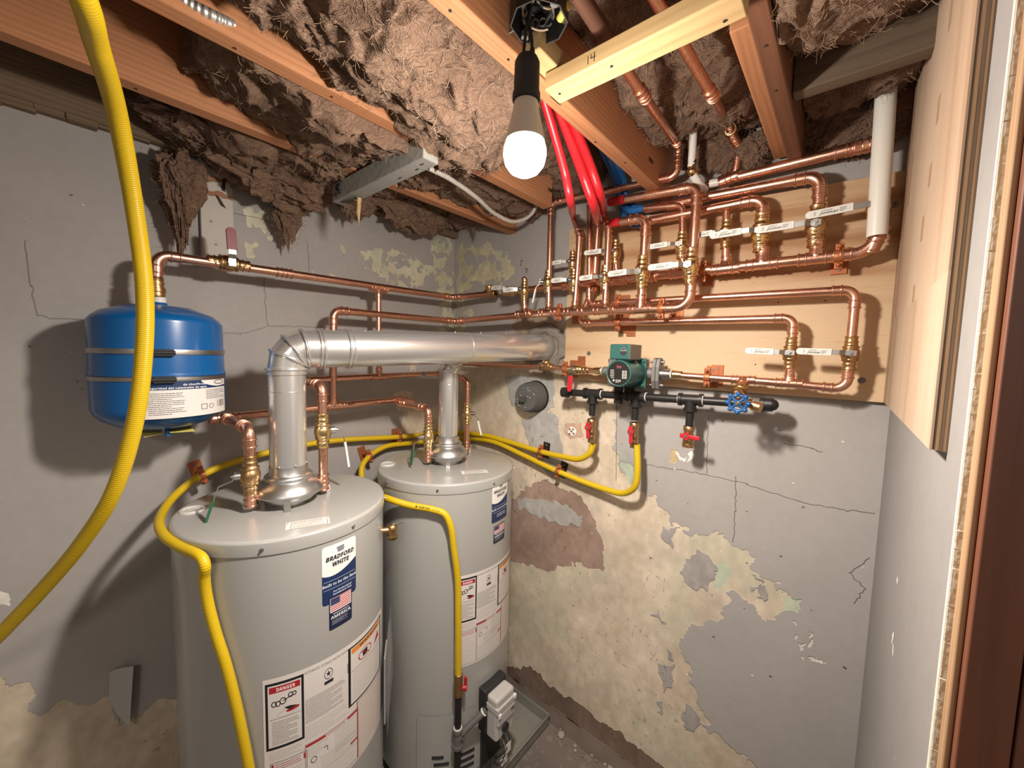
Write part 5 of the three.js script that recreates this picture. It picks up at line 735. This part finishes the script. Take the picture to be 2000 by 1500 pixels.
{ // boiler drain with a blue wheel
  const a = V(1.426, 1.627, 0.085), w = V(1.434, 1.568, 0.185); const t = thing('drain_valve', 'brass drain valve with a scalloped blue hand wheel', 'valve', a); const d = V(0, -.55, .83).normalize(); const p0 = a.clone().addScaledVector(d, .03);
  const p1 = V(a.x - .004, w.y + .025, .140), p2 = V(w.x + .004, w.y, .158);
  part(t, 'body', [cyl(p0, p1, .014, 14), lathe([[.010, -.02], [.018, -.02], [.018, -.004], [.015, 0], [.017, .012], [.012, .018]], p0, d.clone().negate(), 8), cyl(p1, p2, .016, 16), ball(p2, .018, 14)], M.bronze);
  part(t, 'stem', cyl(p2, [w.x, w.y, .197], .005, 10), M.brass);
  const g = [ring([w.x, w.y, .190], ZN, .022, .0045, 28, 10)]; for (let k = 0; k < 8; k++) { const q = k / 8 * 6.2832; g.push(ball([w.x + .0265 * Math.cos(q), w.y + .0265 * Math.sin(q), .190], .0068, 10)); if (k % 2) g.push(cyl([w.x, w.y, .192], [w.x + .022 * Math.cos(q), w.y + .022 * Math.sin(q), .190], .004, 8)); } g.push(cyl([w.x, w.y, .185], [w.x, w.y, .196], .009, 14));
  part(t, 'hand_wheel', g, M.wheelBlue, 'blue scalloped wheel'); part(t, 'wheel_screw', cyl([w.x, w.y, .195], [w.x, w.y, .200], .0045, 8), M.brass);
  part(t, 'spout', [cyl(p2, p2.clone().add(V(.035, -.006, .01)), .011, 14), cyl(p2.clone().add(V(.03, -.005, .009)), p2.clone().add(V(.05, -.009, .014)), .0145, 16)], M.bronze);
}
// ---- clamps
const gCl = 'copper coloured clamps on the board';
pipeClamp('copper clamp at the left end of the front header', [0.79, 1.859, 0.145], [1, 0, 0], ZN, .125, R1, { group: gCl });
pipeClamp('copper clamp under the tallest risers near the white pipe sleeve', [1.627, 1.97, 0.085], [1, 0, 0], ZN, .066, R1, { group: gCl });
pipeClamp('copper clamp on the rear header behind the last front valve', [1.293, 1.969, 0.085], [1, 0, 0], ZN, .066, R1, { group: gCl });
pipeClamp('copper clamp on the front header below the thick riser', [1.188, 1.851, 0.145], [1, 0, 0], ZN, .126, R1, { group: gCl });
pipeClamp('copper clamp on the rear header behind the paired riser valve', [0.907, 1.973, 0.085], [1, 0, 0], ZN, .066, R1, { group: gCl });
pipeClamp('copper clamp on the upper loop pipe', [1.005, 1.889, 0.085], [1, 0, 0], ZN, .066, R34, { group: gCl });
pipeClamp('copper clamp on the lower loop pipe', [1.005, 1.817, 0.077], [1, 0, 0], ZN, .058, R34, { group: gCl });
pipeClamp('copper clamp on the pump line right of the pump', [1.324, 1.632, 0.085], [1, 0, 0], ZN, .066, R34, { group: gCl });
pipeClamp('copper clamp on the thin pipe left of the green pump', [0.787, 1.635, 0.085], [1, 0, 0], ZN, .066, R34, { group: gCl });
for (const [l, q] of [['bare copper coloured clamp plate under the front header', [1.032, 1.802, 0.019]], ['bare copper coloured clamp plate left of the pump', [0.824, 1.655, 0.019]], ['bare copper coloured clamp plate below the front header bend', [1.202, 1.842, 0.019]], ['bare copper coloured clamp plate right of the pump line clamp', [1.338, 1.638, 0.019]]]) { const t = thing('clamp_plate', l, 'plate', q); part(t, 'plate', box(q[0] - .018, q[1] - .034, .0185, q[0] + .018, q[1] + .034, .0215, .001), M.clamp); for (const s of [-1, 1]) part(t, 'screw', cyl([q[0], q[1] + s * .024, .021], [q[0], q[1] + s * .024, .0235], .004, 8), M.castGrey); }

// ================================================================ plastic tubing
function pex(label, pts, r, mat, o = {}) { const t = thing('plastic_tube', label, 'tube', pts[0], o.group); part(t, 'tube', tube(pts, r, 50, 14), mat); for (const q of o.rings || []) part(t, 'crimp_ring', lathe([[r * 1.02, -.005], [r * 1.14, -.005], [r * 1.14, .005], [r * 1.02, .005]], q[0], q[1], 18), M.iron); for (const q of o.marks || []) part(t, 'print_mark', box(-.003, -.0015, -.0006, .003, .0015, .0006).translate(...q), M.blackPaint); return t; }
pex('single red tube dropping from the ceiling beside the bulb', [[0.835, 2.219, 0.145], [1.055, 2.121, 0.512], [1.05, 2.177, 0.531], [1.05, 2.248, 0.582], [1.05, 2.307, 0.628], [1.05, 2.345, 0.66]], R34, M.pexRed, { rings: [[[0.833, 2.232, 0.146], Y0]] });
pex('thick red tube, left one of the adjoining pair', [[0.919, 2.189, 0.11], [1.06, 2.142, 0.395], [1.05, 2.203, 0.435], [1.05, 2.262, 0.5], [1.05, 2.312, 0.564], [1.05, 2.353, 0.622]], R1, M.pexRed, { rings: [[[0.915, 2.199, 0.112], Y0]] });
pex('thick red tube, right one of the adjoining pair', [[0.961, 2.208, 0.145], [1.075, 2.167, 0.384], [1.07, 2.222, 0.428], [1.07, 2.276, 0.497], [1.07, 2.325, 0.562], [1.07, 2.353, 0.606]], R1 * .95, M.pexRed, { rings: [[[0.959, 2.217, 0.146], Y0]] });
pex('short red stub on the upper front pipe end', [[1.045, 2.231, 0.145], [1.012, 2.235, 0.14], [0.978, 2.24, 0.13]], R1 * 1.02, M.pexRed, {});
pex('short red stub on the thick riser bend', [[1.03, 2.159, 0.145], [1.009, 2.16, 0.142], [0.986, 2.163, 0.135]], R1, M.pexRed, {});
pex('blue tube from the ceiling bending right to the slim riser', [[1.087, 2.209, 0.085], [1.032, 2.215, 0.08], [0.986, 2.269, 0.07], [0.972, 2.339, 0.09], [0.98, 2.378, 0.182], [0.98, 2.422, 0.265]], R34, M.pexBlue, {});
pex('blue tube from the ceiling bending right under the copper bends', [[1.111, 2.162, 0.085], [1.048, 2.163, 0.075], [1, 2.211, 0.06], [0.989, 2.313, 0.09], [1, 2.362, 0.178], [1, 2.414, 0.267]], R34, M.pexBlue, {});
pex('blue tube hidden partly behind the other two blue tubes', [[1.088, 2.211, 0.07], [1.042, 2.231, 0.06], [1.009, 2.273, 0.06], [1.008, 2.322, 0.09], [1.02, 2.352, 0.176], [1.02, 2.397, 0.255]], R34, M.pexBlue, {});
pex('white tube coming down out of the wool above a brass elbow', [[1.251, 2.286, 0.13], [1.255, 2.336, 0.14], [1.259, 2.391, 0.155], [1.26, 2.427, 0.16]], R34, M.pexWhite, { rings: [[[1.252, 2.3, 0.13], Y0]] });
pex('white tube running on from the brass elbow behind the copper', [[1.257, 2.26, 0.13], [1.267, 2.244, 0.115], [1.278, 2.228, 0.07]], R34 * 1.1, M.pexWhite, {});
pex('short clear white tube joining the upper copper pipe', [[1.29, 2.249, 0.06], [1.313, 2.248, 0.06], [1.33, 2.248, 0.06]], R34 * 1.1, M.pexWhite, { rings: [[[1.329, 2.248, 0.06], [1, .1, 0]]] });
{ const c = V(1.253, 2.272, 0.13); const t = thing('brass_elbow', 'small round brass elbow between the white tubes', 'fitting', c); part(t, 'elbow_body', [ball(c, .0135, 16), cyl(c, c.clone().add(V(0, .02, 0)), .0105, 14), cyl(c, c.clone().add(V(.012, -.012, -.012)), .0105, 14)], M.brass); }
run('copper_pipe', 'upper copper pipe running right behind the white pipe sleeve', [[1.331, 2.243, 0.075], [1.638, 2.239, 0.09], [1.689, 2.254, 0.055]], R1 * 1.02, { couplings: [[[1.348, 2.243, 0.076], [1, .14, .08]], [[1.656, 2.24, 0.085], [1, .12, -.4]]] });
run('copper_pipe', 'old copper pipe coming down through the wool to a brass union', [[1.274, 2.251, 0.05], [1.361, 2.26, 0.06], [1.371, 2.331, 0.07], [1.358, 2.35, 0.1], [1.348, 2.384, 0.13], [1.381, 2.3, 0.433], [1.367, 2.305, 0.784]], R34, { bend: 1.8 });
{ const c = V(1.353, 2.368, 0.11), d = V(1.381, 2.3, 0.433).sub(c).normalize(); const t = thing('brass_union', 'brass union on the old copper pipe above the plain header', 'fitting', c); part(t, 'union_nut', [lathe([[.012, -.022], [.0165, -.022], [.0165, -.008], [.020, -.006], [.020, .008], [.0155, .010], [.0155, .022], [.012, .022]], c, d, 8), ring(c.clone().addScaledVector(d, .02), d, .015, .003, 16)], M.brass); }
run('copper_pipe', 'old tarnished copper pipe in the wool above the pine strip', [[1.265, 2.296, 0.667], [1.273, 2.3, 0.854]], R1 * 1.05, { mat: M.copperOld });

// ================================================================ black gas manifold and yellow hoses
{
  const z = .095, A = V(0.797, 1.541, 0.095), Bq = V(1.492, 1.562, 0.095), r = .0135; const ax = Bq.clone().sub(A).normalize(); const t = thing('gas_manifold', 'black iron gas manifold along the bottom of the plywood board', 'pipe', A);
  part(t, 'pipe', cyl(A, Bq, r, 20), M.iron);
  const fit = (c, b) => { const g = []; for (const s of [-1, 1]) g.push(cyl(c, c.clone().addScaledVector(ax, s * .034), r * 1.32, 18), cyl(c.clone().addScaledVector(ax, s * .027), c.clone().addScaledVector(ax, s * .037), r * 1.6, 18)); if (b) { const D = V(0, -1, 0); g.push(cyl(c, c.clone().addScaledVector(D, .036), r * 1.32, 18), cyl(c.clone().addScaledVector(D, .028), c.clone().addScaledVector(D, .038), r * 1.6, 18)); } return g; };
  const drops = [[0.923, 1.546, 0.095], [1.095, 1.551, 0.095], [1.281, 1.556, 0.095]].map(P);
  drops.forEach((c) => { part(t, 'tee', fit(c, true), M.iron); part(t, 'drop_nipple', cyl(c, c.clone().add(V(0, -.085, 0)), r * .92, 16), M.iron); for (const s of [-1, 1]) part(t, 'sealant', cyl(c.clone().addScaledVector(ax, s * .0365), c.clone().addScaledVector(ax, s * .0395), r * 1.2, 14), M.white); });
  part(t, 'end_cap', [cyl(A.clone().addScaledVector(ax, -.012), A.clone().addScaledVector(ax, .012), r * 1.5, 18), cyl(A.clone().addScaledVector(ax, .008), A.clone().addScaledVector(ax, .016), r * 1.65, 18)], M.iron);
  part(t, 'end_cap', [cyl(Bq.clone().addScaledVector(ax, -.01), Bq.clone().addScaledVector(ax, .014), r * 1.5, 18), cyl(Bq.clone().addScaledVector(ax, -.016), Bq.clone().addScaledVector(ax, -.006), r * 1.65, 18), ball(Bq.clone().addScaledVector(ax, .012), r * 1.3, 14)], M.iron);
  part(t, 'coupling', [cyl([1.456, 1.561, 0.095], [1.474, 1.561, 0.095], r * 1.3, 16)], M.castGrey);
  const cl = V(1.029, 1.549, 0.095); const k = thing('pipe_clamp', 'black clamp holding the gas manifold under the green pump', 'clamp', cl); part(k, 'plate', box(cl.x - .02, cl.y - .005, .001, cl.x + .02, cl.y + .05, .005, .001), M.iron); part(k, 'rod', cyl([cl.x, cl.y, .003], [cl.x, cl.y, .08], .005, 8), M.iron); part(k, 'ring_band', [lathe([[r * 1.02, -.01], [r * 1.3, -.01], [r * 1.3, .01], [r * 1.02, .01]], cl, ax, 18), box(cl.x - .014, cl.y + .014, .085, cl.x + .014, cl.y + .032, .105, .003), box(cl.x - .014, cl.y - .032, .085, cl.x + .014, cl.y - .014, .105, .003)], M.iron);
  const gasValve = (label, c, horiz, open) => {
    const v = thing('gas_valve', label, 'valve', c); const y = c.y; part(v, 'body', [lathe([[.012, .03], [.018, .03], [.018, .014], [.0155, .012], [.017, 0], [.0155, -.012], [.018, -.014], [.018, -.030], [.012, -.030]], c, UP, 8), cyl(c, c.clone().add(V(0, 0, .024)), .009, 12)], M.bronze);
    if (open) part(v, 'flare_nut', [lathe([[.012, -.028], [.0165, -.028], [.0165, -.046], [.0125, -.050], [.0125, -.060]], c, UP, 6), cyl(c.clone().add(V(0, -.045, 0)), c.clone().add(V(0, -.062, 0)), .0125, 14)], M.bronze); else part(v, 'plug', cyl(c.clone().add(V(0, -.028, 0)), c.clone().add(V(0, -.040, 0)), .0185, 16), M.bronze);
    const q = c.clone().add(V(0, 0, .028)); const D = horiz ? V(1, -.05, 0) : V(.05, -1, 0); const g = [cyl(q.clone().add(V(0, 0, -.005)), q.clone().add(V(0, 0, .006)), .0115, 16), orient(new RoundedBoxGeometry(.014, .048, .008, 2, .003), q.clone().addScaledVector(D, .018), D), orient(new RoundedBoxGeometry(.016, .02, .008, 2, .003), q.clone().addScaledVector(D, -.009), D)];
    part(v, 'handle', g, M.red, 'red handle'); part(v, 'handle_screw', cyl(q.clone().add(V(0, 0, .005)), q.clone().add(V(0, 0, .008)), .005, 8), M.steel);
  };
  gasValve('gas valve with a red handle, first from the clean-out cap', V(drops[0].x, ([0.931, 1.417, 0.095])[1], .095), false, true);
  gasValve('gas valve with a red handle feeding the lowest yellow hose', V(drops[1].x, ([1.101, 1.426, 0.095])[1], .095), false, true);
  gasValve('closed gas valve with a sideways red handle and plugged end', V(drops[2].x, ([1.287, 1.439, 0.095])[1], .095), true, false);
}
const hoseR = .0118;
function hose(label, pts, r, o = {}) { const c = new THREE.CatmullRomCurve3(pts.map(P), false, 'centripetal'); const L = c.getLength(); const t = thing('gas_hose', label, 'hose', pts[0], 'yellow flexible gas hoses'); part(t, 'hose', new THREE.TubeGeometry(c, Math.round(L / .008), r, 16, false), csstMat(L)); return [t, c]; }
hose('yellow gas hose looping over the near heater and down its front', [[0.934, 1.349, 0.095], [0.92, 1.312, 0.095], [0.87, 1.277, 0.085], [0.776, 1.263, 0.06], [0.648, 1.259, 0.045], [0.471, 1.268, 0.035], [0.283, 1.276, 0.035], [0.05, 1.257, 0.055], [0.04, 1.278, 0.37], [0.04, 1.309, 0.714], [0.045, 1.305, 0.909], [0.05, 1.289, 1.041], [0.07, 1.267, 1.14], [0.12, 1.235, 1.214], [0.2, 1.215, 1.258], [0.29, 1.211, 1.278], [0.37, 1.205, 1.278], [0.45, 1.2, 1.262], [0.538, 1.194, 1.237], [0.549, 1.177, 1.234], [0.539, 1.149, 1.234], [0.535, 1.095, 1.23], [0.547, 1.011, 1.219], [0.565, 0.92, 1.203], [0.584, 0.801, 1.187], [0.6, 0.65, 1.171], [0.606, 0.565, 1.164]], hoseR);
const [h2t, h2c] = hose('yellow gas hose dipping along the back wall to the corner heater', [[1.108, 1.378, 0.095], [1.115, 1.282, 0.095], [1.106, 1.222, 0.09], [1.056, 1.179, 0.07], [0.966, 1.168, 0.05], [0.747, 1.187, 0.042], [0.535, 1.222, 0.035], [0.337, 1.253, 0.035], [0.05, 1.217, 0.036], [0.045, 1.238, 0.314], [0.045, 1.244, 0.442], [0.06, 1.223, 0.529], [0.09, 1.19, 0.588], [0.13, 1.147, 0.612], [0.18, 1.111, 0.619], [0.416, 1.158, 0.68], [0.51, 1.144, 0.64], [0.581, 1.135, 0.594], [0.614, 1.12, 0.567], [0.631, 1.076, 0.553], [0.638, 0.996, 0.543], [0.647, 0.879, 0.53], [0.651, 0.744, 0.528], [0.654, 0.508, 0.526]], hoseR);
{ // printed lettering on the hose
  const tx = canvasTex(512, 48, (g, w, h) => { g.clearRect(0, 0, w, h); g.fillStyle = '#15120a'; g.fillRect(4, 10, 26, 30); g.font = 'bold 42px ' + sans; g.fillText('HOME-FLEX', 60, 40); g.font = '28px ' + sans; g.fillText('3/4" EHD 30', 340, 36); });
  const u0 = (() => { let best = 0, bd = 9; const T = V(0.547, 1.14, 0.619); for (let i = 0; i <= 400; i++) { const d = h2c.getPointAt(i / 400).distanceTo(T); if (d < bd) { bd = d; best = i / 400; } } return best; })();
  const L = h2c.getLength(), du = .09 / L, N = 30, pos = [], uv = [], idx = []; for (let i = 0; i <= N; i++) { const u = u0 - .02 / L + du * i / N, p = h2c.getPointAt(u), tg = h2c.getTangentAt(u), out = V(p.x - H2.x, .16, p.z - H2.z); out.addScaledVector(tg, -out.dot(tg)).normalize(); const up = out.clone().cross(tg).normalize(); if (up.y < 0) up.negate(); for (let k = 0; k <= 4; k++) { const a = (k / 4 - .5) * .9, q = p.clone().addScaledVector(out, Math.cos(a) * (hoseR + .0004)).addScaledVector(up, Math.sin(a) * (hoseR + .0004)); pos.push(q.x, q.y, q.z); uv.push(i / N, k / 4); } }
  for (let i = 0; i < N; i++) for (let k = 0; k < 4; k++) { const a = i * 5 + k; idx.push(a, a + 5, a + 1, a + 1, a + 5, a + 6); }
  const g = new THREE.BufferGeometry(); g.setAttribute('position', new THREE.Float32BufferAttribute(pos, 3)); g.setAttribute('uv', new THREE.Float32BufferAttribute(uv, 2)); g.setIndex(idx); g.computeVertexNormals(); part(h2t, 'lettering', g, std({ map: tx, transparent: true, alphaTest: .4, roughness: .5, side: THREE.DoubleSide }), 'black printed lettering');
}
hose('large yellow gas hose hanging free in front of the blue tank', [[1.02, 2.448, 1.58], [1.01, 2.36, 1.55], [.96, 2.24, 1.47], [0.879, 2.146, 1.407], [0.754, 2.144, 1.383], [0.608, 2.114, 1.351], [0.503, 1.981, 1.322], [0.49, 1.816, 1.31], [0.485, 1.672, 1.315], [0.466, 1.512, 1.334], [0.428, 1.36, 1.369], [0.352, 1.234, 1.419], [0.258, 1.108, 1.485], [0.159, 0.973, 1.569], [0.074, 0.859, 1.652], [.05, .70, 1.70], [.045, .35, 1.73], [.045, .01, 1.74]], .0155);
pipeClamp('rusty clamp plate on the left wall above the near heater', [0.07, 1.267, 1.14], [0, .25, -1], [1, 0, 0], .07, hoseR, { group: 'clamps on the yellow hoses', turn: 0 });
pipeClamp('rusty clamp on the left wall left of the corner heater', [0.062, 1.218, 0.538], [0, .3, -1], [1, 0, 0], .062, hoseR, { group: 'clamps on the yellow hoses' });
pipeClamp('rusty clamp on the left wall behind the corner heater', [0.04, 1.278, 0.37], [0, 0, -1], [1, 0, 0], .04, hoseR, { group: 'clamps on the yellow hoses' });
pipeClamp('black plated clamp on the upper yellow hose near the outlet remnant', [0.648, 1.259, 0.045], [1, -.1, 0], ZN, .045, hoseR, { group: 'clamps on the yellow hoses', plateMat: M.iron });
pipeClamp('black plated clamp on the lower yellow hose below the outlet remnant', [0.742, 1.188, 0.042], [1, -.25, 0], ZN, .042, hoseR, { group: 'clamps on the yellow hoses', plateMat: M.iron });
{ // gas drop of the corner heater
  const a = V(0.655, 0.508, 0.525), u = V(a.x - H2.x, 0, a.z - H2.z).normalize(), s = V(u.z, 0, -u.x); const at = (py) => py; const yv = ([0.656, 0.467, 0.524])[1], yt = ([0.655, 0.265, 0.525])[1];
  const v = thing('gas_valve', 'brass gas valve with a small red lever low on the corner heater', 'valve', [a.x, yv, a.z]); part(v, 'body', [lathe([[.011, .05], [.0165, .046], [.0165, .02], [.014, .016], [.017, 0], [.014, -.016], [.017, -.02], [.017, -.034], [.012, -.036]], [a.x, yv, a.z], UP, 10)], M.bronze);
  const st = V(a.x, yv - .005, a.z).addScaledVector(s, .012).addScaledVector(u, .008); part(v, 'handle', [cyl([a.x, yv - .005, a.z], st.clone().addScaledVector(s, .012), .008, 10), cyl(st.clone().addScaledVector(s, .01), st.clone().addScaledVector(s, .015), .013, 14), orient(new RoundedBoxGeometry(.012, .045, .006, 2, .002), st.clone().addScaledVector(s, .013).add(V(0, .02, 0)), UP)], M.red, 'red lever');
  const p = thing('gas_drop', 'black iron gas pipe with a tee feeding the white gas control', 'pipe', [a.x, yt, a.z]); part(p, 'pipe', cyl([a.x, yv - .03, a.z], [a.x, yt + .02, a.z], .0125, 16), M.iron); part(p, 'pipe', cyl([a.x, yt - .02, a.z], [a.x, .06, a.z], .0125, 16), M.iron);
  part(p, 'tee', [cyl([a.x, yt - .035, a.z], [a.x, yt + .035, a.z], .017, 18), cyl([a.x, yt + .026, a.z], [a.x, yt + .038, a.z], .020, 18), cyl([a.x, yt - .038, a.z], [a.x, yt - .026, a.z], .020, 18)], M.castGrey); part(p, 'thread_tape', cyl([a.x, yt + .036, a.z], [a.x, yt + .041, a.z], .0155, 14), M.white);
  const e = V(0.715, 0.35, 0.442); part(p, 'branch', [cyl([a.x, yt, a.z], e, .012, 16), cyl(e.clone().lerp(V(a.x, yt, a.z), .88), [a.x, yt, a.z], .018, 16)], M.castGrey); part(p, 'branch_seal', orient(new THREE.TorusGeometry(.0125, .003, 8, 18), e.clone().lerp(V(a.x, yt, a.z), .06), e.clone().sub(V(a.x, yt, a.z)), V(0, 0, 1)), M.white);
}
// ---- armoured cables
{
  const pts = [[0.74, 2.2, 0.748], [0.7, 2.219, 0.632], [0.66, 2.221, 0.484], [0.62, 2.213, 0.343], [0.62, 2.215, 0.232], [0.64, 2.263, 0.15], [0.66, 2.331, 0.132], [0.68, 2.362, 0.174], [0.7, 2.37, 0.227], [0.7, 2.389, 0.247]]; const c = new THREE.CatmullRomCurve3(pts.map(P), false, 'centripetal'); const t = thing('armoured_cable', 'pale armoured cable looping from the grey block to the corner ceiling', 'cable', pts[0]); part(t, 'cable', new THREE.TubeGeometry(c, 90, .0075, 12, false), (() => { const m = armourMat(c.getLength()); m.color = lin(.62, .58, .52); m.metalness = .2; return m; })());
  const p2 = [[0.763, 2.28, 1.315], [0.765, 2.272, 1.274], [0.77, 2.27, 1.236], [0.753, 2.285, 1.192], [0.682, 2.33, 1.126]]; const c2 = new THREE.CatmullRomCurve3(p2.map(P)); const t2 = thing('armoured_cable', 'steel spiral conduit running along the joist at the upper left', 'cable', p2[0]); part(t2, 'cable', new THREE.TubeGeometry(c2, 60, .0095, 12, false), armourMat(c2.getLength()));
}
// ================================================================ room outside: a dim panel lamp on its ceiling
{
  const t = thing('panel_lamp', 'dim panel lamp on the ceiling of the room behind the camera', 'lamp', [2.3, 2.43, 2.6]);
  part(t, 'lamp_body', box(1.95, 2.42, 2.45, 2.65, 2.448, 2.75, .004), M.white);
  part(t, 'lamp_diffuser', new THREE.PlaneGeometry(.66, .26).rotateX(Math.PI / 2).translate(2.3, 2.4195, 2.6), std({ color: 0xffffff, emissive: lin(1, .93, .84), emissiveIntensity: 2 }));
  const L = new THREE.RectAreaLight(0xfff3e6, ROOM_LIGHT, .66, .26); L.position.set(2.3, 2.418, 2.6); L.lookAt(2.3, 0, 2.6); scene.add(L);
}
renderer.render(scene, camera);
